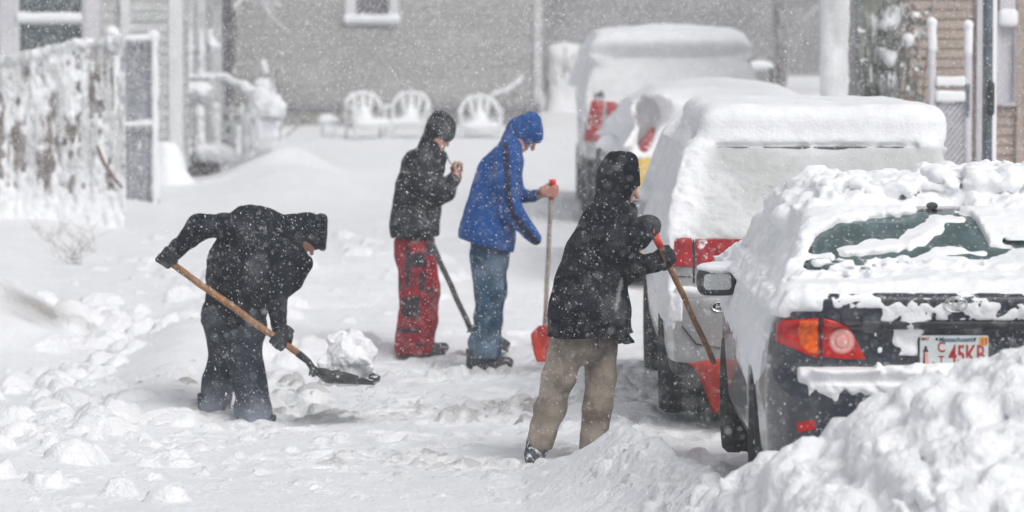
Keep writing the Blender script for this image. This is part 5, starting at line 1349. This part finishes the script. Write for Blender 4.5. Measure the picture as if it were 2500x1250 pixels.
# ------------------------------------------------------------------ entry porch
Yp = 49.2; pr_ = at(448, 490, Yp); po_ = empty('entry_porch', (pr_.x, Yp, .25), 'ice-plastered entry porch with ornate railing and sloping handrail beside the white house', 'porch')
pb = po_.location
def q(px, py, dY=0.0): return at(px, py, Yp+dY)-pb
zdeck = q(0, 372).z
m = MB(); m.box((.02, .2, zdeck-.12), (q(600, 0).x-.35, 2.6, zdeck)); m.build('deck', M['ice_rail'], po_)
m = MB(); m.box((.03, .5, -.2), (q(528, 0).x, .6, zdeck-.12)); m.build('shade_panel', M['skirt'], po_)  # dark sheet standing in for the shade under the deck
for a_, y1_ in ((462, 0), (490, .0), (512, 1.2)):
    m = MB(); x = q(a_, 0).x; m.box((x-.05, y1_+.05, zdeck), (x+.05, y1_+.15, 3.6)); m.build('post', M['ice_rail'], po_)
m = MB(); m.box((-.2, -.1, 3.55), (1.2, 2.6, 3.75)); m.build('porch_roof', M['ice_rail'], po_)
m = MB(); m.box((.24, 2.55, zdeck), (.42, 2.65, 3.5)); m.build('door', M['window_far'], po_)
# solid upper rail panel with little openings
m = MB(); zt1 = q(0, 196).z; zt0 = q(0, 248).z
m.box((q(452, 0).x, .0, zt0), (q(505, 0).x, .03, zt1)); m.build('rail_panel', M['ice_rail'], po_)
m = MB()
for a_ in (508, 516, 528, 536, 545): m.tube([(q(a_, 0).x, .01, zt0-.05), (q(a_, 0).x, .01, zt1)], .012, 6)
for a_ in (512, 532): 
    c = q(a_, 222); m.tube([(c.x+.05*math.cos(t), .0, c.z+.09*math.sin(t)) for t in [i*math.pi/8 for i in range(17)]], .012, 6, False)
for (a_, b_, rr_) in ((551, 286, .07), (577, 288, .07), (562, 318, .08), (548, 345, .05), (588, 330, .05)):
    c = q(a_, b_); m.tube([(c.x+rr_*math.cos(t), .0, c.z+rr_*.9*math.sin(t)) for t in [i*math.pi/8 for i in range(15)]], .015, 6, False)
for a_ in (540, 565, 590): m.tube([(q(a_, 0).x, .01, q(0, 250).z), (q(a_, 0).x, .01, q(0, 385).z)], .011, 6)
m.tube([q(520, 262), q(600, 268)], .014, 6); m.tube([q(522, 382), q(606, 400)], .014, 6)
m.build('iron_scrollwork', M['ice_rail'], po_, smooth=True)
m = MB(); m.tube([q(446, 190), q(545, 190), q(600, 222, -.4), q(688, 262, -1.2)], .03, 8); m.build('handrail', M['ice_rail'], po_, smooth=True)
for a_, b_ in ((608, 262), (598, 270)):
    m = MB(); m.tube([q(a_, b_, -.3), q(a_, 415, -.3)], .022, 8); m.build('newel_post', M['ice_rail'], po_, smooth=True)
m = MB()
for i in range(4):
    m.box((q(560, 0).x+.17*i, -.5-.1*i, -.2), (q(560, 0).x+.17*(i+1), .8, zdeck-.13*(i+1)))
m.build('steps', M['ice_rail'], po_)
F = Field((q(430, 0).x, -1.6, -.25), (q(715, 0).x, .45, q(0, 70).z), .016)
def cp(a, b, r0, r1, k=.04): F.add(capsule(a, b, r0, r1), k)
cp(q(447, 186), q(545, 184), .055, .055); cp(q(545, 186), q(615, 220, -.5), .04, .075); cp(q(615, 222, -.5), q(678, 262, -1.1), .08, .12)
cp(q(462, 75), q(462, 180), .055, .06); cp(q(490, 75), q(490, 180), .05, .045)
cp(q(455, 200), q(455, 245), .03, .03); cp(q(470, 215), q(498, 222), .10, .09, .05); cp(q(486, 260), q(492, 372), .055, .08)
cp(q(530, 262), q(530, 350), .045, .05); cp(q(452, 255), q(450, 400), .05, .08, .05)
cp(q(603, 275, -.3), q(603, 410, -.3), .055, .06); cp(q(530, 365), q(600, 400, -.2), .08, .10, .06); cp(q(500, 372), q(560, 388), .08, .12, .06)
cp(q(590, 262), q(596, 330), .03, .03); cp(q(535, 335), q(585, 350), .03, .04)
cp(q(512, 100, .3), q(530, 115, .3), .06, .05); cp(q(505, 60, .3), q(516, 120, .3), .05, .04)
F.add(ellip(q(652, 258, -.9), (.17, .24, .11)), .06); F.add(ellip(q(668, 274, -1.0), (.13, .22, .07)), .05)
F.add(rbox(q(652, 318, -.8), (.13, .25, .13), .05), .03)
F.noise(lambda a, b, c: .045*fbm(a, b, c, 9, 4)+.018*billow(a, b, c, 14, 2)+.004)
fobj('snow_plaster', F, M['snow_rough'], po_)
# snow-buried shrub beyond the handrail
p = at(650, 345, 52); F = Field((-.55, -.5, -.2), (.5, .5, 1.25), .024)
for (a_, b_, r_) in ((648, 330, .26), (640, 280, .24), (630, 245, .15), (660, 240, .15), (645, 210, .14), (648, 175, .08), (640, 155, .05), (672, 270, .15)):
    F.add(ellip(at(a_, b_, 52)-p, (r_, r_, r_*1.1)), .05)
F.noise(lambda a, b, c: .06*fbm(a, b, c, 6, 4)+.02)
sb = empty('snowy_shrub', p, 'shrub buried in snow to a pointed top, right of the porch handrail', 'shrub')
fobj('snow_load', F, M['snow_rough'], sb)
m = MB()
for i in range(60):
    a = Vector((rng.normal()*.1, rng.normal()*.1, 0)); d = Vector((rng.normal()*.35, rng.normal()*.35, 1)).normalized()*(.5+.6*rng.random()); m.tube([a, a+d*.6+Vector((.03, 0, 0)), a+d], [.010, .007, .003], 5)
m.build('branches', M['bark'], sb)

# ------------------------------------------------------------------ plastic garden chairs
def make_chair(loc, label):
    r0 = empty('garden_chair', loc, label, 'chair', 'white plastic garden chairs in the yard')
    m = MB(); W_ = .27; SH = .42; TH_ = .86
    # seat pan
    vs = []; fs = []; n = 10
    for s_ in (0, 1):
        for i in range(n+1):
            for j in range(n+1):
                u, v = i/n*2-1, j/n
                vs.append((u*(W_-.03*v), -.24+.46*v, SH-.02*(1-u*u)-.03*v-s_*.012))
    for s_ in (0, 1):
        b = s_*(n+1)**2
        for i in range(n):
            for j in range(n): a = b+i*(n+1)+j; fs.append((a, a+1, a+n+2, a+n+1))
    m.geo(vs, fs); m.box((-W_+.02, -.25, SH-.05), (W_-.02, -.235, SH)); m.build('seat', M['chair'], r0, smooth=True)
    m = MB()                                                # arched back with a fan of slats
    arch = [(-W_, .20, SH-.02), (-W_-.005, .24, SH+.18), (-W_+.03, .27, SH+.32), (-W_*.6, .29, TH_-.03), (0, .30, TH_), (W_*.6, .29, TH_-.03), (W_-.03, .27, SH+.32), (W_+.005, .24, SH+.18), (W_, .20, SH-.02)]
    m.tube(arch, .024, 8)
    for u in (-.38, 0, .38):
        m.tube([(u*W_*.7, .22, SH-.02), (u*W_*1.0, .25, SH+.2), (u*W_*1.25, .285, TH_-.03*(1+abs(u)))], .048 if u == 0 else .036, 6)
    m.tube([(-W_, .235, SH+.13), (0, .245, SH+.12), (W_, .235, SH+.13)], .02, 6); m.build('backrest', M['chair'], r0, smooth=True)
    for sx in (-1, 1):
        m = MB(); m.tube([(sx*W_, .24, SH+.22), (sx*(W_+.03), .1, SH+.24), (sx*(W_+.03), -.18, SH+.23), (sx*(W_+.02), -.24, SH+.18)], [.02, .026, .026, .022], 8); m.build('armrest', M['chair'], r0, smooth=True)
        m = MB(); m.tube([(sx*(W_+.02), -.24, SH+.18), (sx*W_, -.24, SH), (sx*(W_+.02), -.27, 0)], [.024, .026, .022], 8); m.build('leg', M['chair'], r0, smooth=True)
        m = MB(); m.tube([(sx*(W_-.02), .20, SH), (sx*(W_+.01), .30, 0)], [.026, .022], 8); m.build('leg', M['chair'], r0, smooth=True)
    F = Field((-.36, -.34, SH-.06), (.36, .36, TH_+.12), .018)
    F.add(rbox((0, -.03, SH+.04), (.25, .24, .055), .05), .02)
    for a, b in zip(arch[1:-2], arch[2:-1]): F.add(capsule((a[0], a[1]-.01, a[2]+.015), (b[0], b[1]-.01, b[2]+.015), .026, .026), .02)
    for sx in (-1, 1): F.add(capsule((sx*(W_+.02), .15, SH+.26), (sx*(W_+.03), -.2, SH+.25), .028, .03), .02)
    F.add(capsule((0, .20, SH+.08), (0, .24, SH+.26), .12, .05), .05)
    F.noise(lambda a, b, c: .012*fbm(a, b, c, 9, 3)); fobj('snow_cushion', F, M['snow_plain'], r0)
    return r0
def copy_tree(o, parent=None):
    c = o.copy(); C.objects.link(c); c.parent = parent
    for ch in list(o.children): copy_tree(ch, c)
    return c
Yh = 58.5
ch0 = make_chair((0, 0, 0), '')
for i, (px, pt, lab, rz) in enumerate(((899, 224, 'white plastic chair leftmost of the three, beside the lattice skirting', .35), (995, 224, 'white plastic chair in the middle of the three, its back arched with snow', -.15), (1172, 233, 'white plastic chair standing apart between the two hooded people', .05))):
    o = ch0 if i == 0 else copy_tree(ch0)
    p = at(px, pt, Yh); o.location = (p.x, Yh+.1*i, p.z-.89); o.rotation_euler = (0, 0, rz); o['label'] = lab
# snow caps near the wall
p = at(800, 300, 59); F = Field((-.25, -.25, -.25), (.25, .25, .22), .02); F.add(ellip((0, 0, .05), (.15, .15, .08)), .02); F.add(ellip((0, 0, -.12), (.10, .12, .12)), .05); F.noise(lambda a, b, c: .02*fbm(a, b, c, 8, 3))
tag(fobj('snow_heap', F, M['snow_plain'], None, loc=(0, 0, 0)), 'small rounded cap of snow in front of the lattice skirting', 'snow').location = p
m = MB(); pts = [at(1205, 232, 60), at(1235, 222, 60), at(1262, 205, 60), at(1275, 188, 60)]
b_ = empty('snowy_branch', pts[0], 'curved snow-covered branch resting against the grey wall beside the chair', 'branch')
m.tube([x_-pts[0] for x_ in pts], [.018, .016, .012, .008], 7); m.tube([pts[1]-pts[0], at(1262, 232, 60)-pts[0]], .012, 6); m.build('stem', M['bark'], b_, smooth=True)
F = Field((-.1, -.1, -.1), (.55, .1, .4), .014)
for a, c in zip(pts[:-1], pts[1:]): F.add(capsule(a-pts[0]+Vector((0, 0, .02)), c-pts[0]+Vector((0, 0, .02)), .032, .022), .02)
F.noise(lambda a, b, c: .012*fbm(a, b, c, 9, 3)); fobj('snow_on_branch', F, M['snow_plain'], b_)

# ------------------------------------------------------------------ utility pole, steel post, wicket
Yu = 33.2; ux = at(2048, 0, Yu).x; up = empty('utility_pole', (ux, Yu, gh(ux, Yu)-.1), 'thick wooden utility pole plastered white by driven snow', 'pole')
m = MB(); m.tube([(0, 0, 0), (.01, 0, 3), (0, 0, 9)], [.134, .130, .11], 24); m.build('shaft', M['pole_wood'], up, smooth=True)
m = MB(); m.box((-1.1, -.16, 8.1), (1.1, -.09, 8.22)); m.build('crossarm', M['pole_wood'], up)
F = Field((-.25, -.26, 0), (.25, .2, 4.2), .018)
F.add(capsule((-.020, -.032, -.1), (-.020, -.032, 4.3),   .130, .127), .02); F.noise(lambda a, b, c: .014*fbm(a, b, c*.35, 6, 4)+.004*billow(a, b, c, 12, 2)); fobj('snow_plaster', F, M['snow_thin'], up, attr=lambda v: .75*sstep(-.3, .4, fbm(v[:, 0], v[:, 1], v[:, 2]*.4, 5, 4)))
m = MB(); m.box((.118, -.04, .3), (.152, .02, 4.5)); m.build('conduit', M['steel'], up)
Ys = 30.5; sx = at(2416, 0, Ys).x; sp = empty('steel_post', (sx, Ys, gh(sx, Ys)-.1), 'dark grey steel street post with a long black oval box', 'post')
m = MB(); m.tube([(0, 0, 0), (0, 0, 2), (0, 0, 4.2)], .050, 20); m.build('shaft', M['steel'], sp, smooth=True)
bz = at(0, 240, Ys).z-sp.location.z
F = Field((-.06, -.14, bz-.17), (.08, .02, bz+.17), .008); F.add(capsule((.006, -.055, bz-.10), (.006, -.055, bz+.10), .030, .030), .01); fobj('oval_box', M_ := F, M['ink_dark'], sp) if False else fobj('oval_box', F, M['ink_dark'], sp)
m = MB(); m.box((.022, -.048, .5), (.052, -.030, 4.1)); m.build('snow_streak', M['snow_plain'], sp)
Yw = 33.5; wx = at(2263, 0, Yw).x; wg = empty('wicket_gate', (wx, Yw, .3), 'snow-ledged wicket gate with tall posts and slanting lattice, before the tan house', 'gate')
def qw(px, py): return at(px, py, Yw)-wg.location
for a_, pt in ((2276, 58), (2364, 66)):
    m = MB(); c = qw(a_, pt); m.tube([(c.x, 0, -.3), (c.x, 0, c.z)], .032, 10); pz_ = m.build('post', M['trim_lilac'], wg, smooth=True)
    F = Field((c.x-.08, -.08, c.z-.25), (c.x+.08, .08, c.z+.08), .01); F.add(capsule((c.x, -.01, c.z-.2), (c.x, -.01, c.z+.01), .034, .038), .01); F.add(ellip((c.x-.005, 0, c.z+.02), (.042, .042, .035)), .02); F.noise(lambda a, b, c: .008*fbm(a, b, c, 12, 2)); fobj('snow_cap', F, M['snow_plain'], pz_)
xL, xR = qw(2284, 0).x, qw(2358, 0).x
for (t0, t1) in ((203, 212), (240, 250)):
    m = MB(); m.box((xL, -.03, qw(0, t1).z), (xR, .03, qw(0, t0).z)); rl = m.build('rail', M['gate_grey'], wg)
    snow_strip('snow_on_rail', rl, xL, xR, -.0, qw(0, t0).z-.01, .045, .075, t0, .012, jag=.012)
m = MB(); zt2, zb2 = qw(0, 250).z, -.2; wd2 = xR-xL; k = -1.2
while k < (zt2-zb2):
    z0_ = zb2+k; pts = []
    a0 = max(0, (zb2-z0_)/1.25); a1 = min(wd2, (zt2-z0_)/1.25)
    if a1 > a0+.01: m.tube([(xL+a0, 0, z0_+1.25*a0), (xL+a1, 0, z0_+1.25*a1)], .014, 5)
    k += .055
m.build('lattice', M['trim_lilac'], wg)
m = MB(); m.box((xL, .02, zb2), (xR, .035, zt2)); m.build('lattice_backing', M['gate_grey'], wg)
m = MB(); m.box((xR, -.04, qw(0, 283).z), (xR+.035, .03, qw(0, 205).z)); m.build('latch', M['steel'], wg)

# ------------------------------------------------------------------ trees and shrubs
def tree(px, Y, hgt, label, kind='bare', r0=.09, seed=1, name='snowy_tree', spread=.9, dens=1.0, group=None):
    rg = np.random.default_rng(seed); x = at(px, 0, Y).x; z = slope(Y)+.0
    root = empty(name, (x, Y, z), label, 'tree', group)
    m = MB(); tr = [Vector((0, 0, -.2))]
    for i in range(6): tr.append(Vector((rg.normal()*.06*i*.4, rg.normal()*.05, hgt*(i+1)/6)))
    m.tube(tr, [r0*(1-.13*i) for i in range(7)], 9); m.build('trunk', M['bark'], root, smooth=True)
    mb = MB(); ms = MB(); tips = []
    def br(p, d, L, r, lv):
        q_ = [p]; dd_ = d.copy()
        for i in range(4):
            dd_ = (dd_+Vector((rg.normal()*.16, rg.normal()*.16, rg.normal()*.1-.03))).normalized(); q_.append(q_[-1]+dd_*L/4)
        mb.tube(q_, [r, r*.85, r*.7, r*.5, r*.3], 5, False)
        ms.tube([v+Vector((0, -.2*r, r*.8+.003)) for v in q_], [r*.55+.005]*4+[r*.4+.003], 5)
        if lv < 3:
            for i in range(int((3 if lv == 0 else 4)*dens)+1):
                t = rg.integers(1, 5); v = (dd_+Vector((rg.normal()*.7, rg.normal()*.7, rg.normal()*.4+.15))).normalized(); br(q_[t], v, L*(.45+.25*rg.random()), r*.55, lv+1)
        tips.append(q_[-1])
    for i in range(int(11*dens)):
        t = .25+.7*rg.random(); a = rg.random()*6.28; p = Vector((0, 0, hgt*t)); br(p, Vector((math.cos(a)*spread, math.sin(a)*spread, .35+.4*rg.random())).normalized(), hgt*.28*(1.25-t), r0*.42, 0)
    mb.tube(tr, [r0*.5]*7, 6, False); ms.tube([v+Vector((-r0*.4, -r0*.2, 0)) for v in tr], [r0*.3*(1-.1*i) for i in range(7)], 6)
    mb.build('branches', M['bark'], root); ms.build('snow_on_branches', M['snow_plain'], root, smooth=True)
    return root
tree(560, 55, 5.2, 'bare tree sheathed in snow rising beside the porch', seed=4, r0=.08, dens=.8, spread=.45)
tree(1905, 66, 6.5, 'hazy bare tree left of the utility pole', seed=8, dens=1.2, r0=.12)
# laden shrub before the cream house
def shrub(px, py, Y, pts, label, seed=1, name='snowy_shrub'):
    p = at(px, py, Y); p.z = gh(p.x, Y); r_ = empty(name, p, label, 'shrub'); rg = np.random.default_rng(seed)
    m = MB(); F = None
    los = [at(a, b, Y)-p for a, b, _ in pts]
    F = Field((min(v.x for v in los)-.3, -.35, -.1), (max(v.x for v in los)+.3, .35, max(v.z for v in los)+.3), .022)
    for v, (_, _, rr_) in zip(los, pts):
        F.add(ellip((v.x, rg.normal()*.08, v.z), (rr_, rr_, rr_*1.15)), .03)
        for k in range(5):
            e = v+Vector((rg.normal()*.16, rg.normal()*.12, rg.normal()*.18)); b0 = Vector((v.x*.4, 0, 0)); m.tube([b0, (b0+e)/2+Vector((rg.normal()*.05, 0, .05)), e], [.016, .010, .005], 5)
    for k in range(170):
        v = los[rg.integers(len(los))]; c = v+Vector((rg.normal()*.17, rg.normal()*.15, rg.normal()*.2)); a = rg.random()*6.28; s_ = .03+.03*rg.random()
        d1 = Vector((math.cos(a), .4*rg.normal(), math.sin(a)))*s_; d2 = Vector((-math.sin(a), .4*rg.normal(), math.cos(a)))*s_*.5
        m.geo([c-d1, c+d2, c+d1, c-d2], [(0, 1, 2, 3)])
    m.build('foliage', M['leaf'], r_)
    F.noise(lambda a, b, c: .05*fbm(a, b, c, 7, 4)+.01); fobj('snow_load', F, M['snow_rough'], r_); return r_
shrub(2160, 240, 35.2, [(2180, 40, .10), (2168, 55, .07), (2190, 20, .07), (2212, 100, .07), (2205, 110, .05), (2160, 125, .09), (2172, 140, .07), (2150, 145, .06), (2165, 200, .09), (2160, 215, .07), (2140, 60, .06), (2132, 90, .05), (2175, 215, .06)],
      'tall shrub with clotted snow between utility pole and tan house')
p = at(1400, 300, 67)
hd = empty('snowy_hedge', (p.x, 67, slope(67)), 'long low hedge drowned in snow right of the grey house, behind the blue-coated person', 'hedge')
F = Field((-1.0, -.6, -.2), (2.6, .6, 1.35), .035)
F.add(rbox((.85, 0, .45), (1.3, .3, .62), .15), .05)
for k in range(24): F.add(ellip((-.35+2.5*rng.random(), rng.normal()*.15, .2+.8*rng.random()), (.24, .28, .20)), .1)
F.noise(lambda a, b, c: .05*fbm(a, b, c, 4, 4)); fobj('snow_load', F, M['snow_rough'], hd)
m = MB()
for k in range(140):
    a = Vector((-.45+2.7*rng.random(), rng.normal()*.1, 0)); m.tube([a, a+Vector((rng.normal()*.2, -.25-.1*rng.random(), .5+.6*rng.random()))], [.014, .006], 5)
m.build('branches', M['bark'], hd)

# ------------------------------------------------------------------ falling snow
N = 600000
yy = np.concatenate([6+24*rng.random(95000)**.8, 30+31*rng.random(N-95000)**.85])
half = .145*yy+.9
xx = (rng.random(N)*2-1)*half; zlo_ = np.maximum(0.02, CAMZ-.135*yy-.4); zz = zlo_+(2.9+.01*yy-zlo_)*rng.random(N)
sz = (.0012+.0022*rng.random(N)**2.6)*np.interp(yy, [6, 24, 32, 60], [.65, .78, 1.0, 1.0])*(1+.8*(rng.random(N) < .02))
nb = 70; yy[:nb] = 4+9*rng.random(nb); xx[:nb] = (rng.random(nb)*2-1)*(.14*yy[:nb]+.3); zz[:nb] = 2.45-.125*yy[:nb]*rng.random(nb); sz[:nb] = .002+.0025*rng.random(nb)
ln = 1+1.6*rng.random(N)
d = np.stack([.35+.25*rng.normal(size=N), .2*rng.normal(size=N), -np.ones(N)], 1); d /= np.linalg.norm(d, axis=1)[:, None]
a = np.cross(d, np.array([[0, 1.0, .1]])); a /= np.linalg.norm(a, axis=1)[:, None]; b = np.cross(d, a)
c = np.stack([xx, yy, zz], 1); s_ = sz[:, None]
V8 = np.stack([c+d*s_*ln[:, None], c-d*s_*ln[:, None], c+a*s_, c-a*s_, c+b*s_, c-b*s_], 1).reshape(-1, 3)
F8 = np.array([(0, 2, 4), (0, 4, 3), (0, 3, 5), (0, 5, 2), (1, 4, 2), (1, 3, 4), (1, 5, 3), (1, 2, 5)])
fs = (np.arange(N)[:, None, None]*6+F8[None]).reshape(-1, 3)
M['flake'] = mat('flake', (.92, .93, .95), .9, spec=.2)
fk = link('falling_snow', raw_mesh('falling_snow', V8, fs, M['flake'])); tag(fk, 'countless white snowflakes driven through the air', 'snow', kind='stuff')
# crumbs spilling off the scoop
m = MB(); o = A.loc+Vector(A.p(895, 940, -.40))
for k in range(260):
    cpt = A.loc+Vector(A.p(870+60*rng.random(), 935+75*rng.random()**1.5, -.38))+Vector((0, rng.normal()*.05, 0)); r_ = .0015+.005*rng.random()**3
    v = [cpt+Vector(q_)*r_ for q_ in ((1, 0, 0), (-1, 0, 0), (0, 1, 0), (0, -1, 0), (0, 0, 1), (0, 0, -1))]
    m.geo(v, [(0, 2, 4), (2, 1, 4), (1, 3, 4), (3, 0, 4), (2, 0, 5), (1, 2, 5), (3, 1, 5), (0, 3, 5)])
for (a_, b_, r_) in ((760, 960, .010), (762, 956, .007), (742, 932, .006), (843, 948, .006)):
    cpt = A.loc+Vector(A.p(a_, b_, -.36)); v = [cpt+Vector(q_)*r_ for q_ in ((1, 0, 0), (-1, 0, 0), (0, 1, 0), (0, -1, 0), (0, 0, 1), (0, 0, -1))]
    m.geo(v, [(0, 2, 4), (2, 1, 4), (1, 3, 4), (3, 0, 4), (2, 0, 5), (1, 2, 5), (3, 1, 5), (0, 3, 5)])
sp_ = m.build('spilled_snow', M['snow_plain']); tag(sp_, 'fine crumbs of snow falling from the tip of the black scoop', 'snow', kind='stuff')

# ------------------------------------------------------------------ blizzard air
hz = bpy.data.materials.new('haze'); hz.use_nodes = True; t = hz.node_tree
for n in list(t.nodes):
    if n.type != 'OUTPUT_MATERIAL': t.nodes.remove(n)
pv = t.nodes.new('ShaderNodeVolumePrincipled'); pv.inputs['Color'].default_value = (.97, .975, 1, 1); pv.inputs['Density'].default_value = .0020; pv.inputs['Anisotropy'].default_value = .2
t.links.new(pv.outputs[0], t.nodes['Material Output'].inputs['Volume'])
m = MB(); m.box((-70, -25, -3), (70, 170, 13)); hb_ = m.build('haze', hz); tag(hb_, 'pale driving-snow haze filling the street', 'haze', kind='stuff')
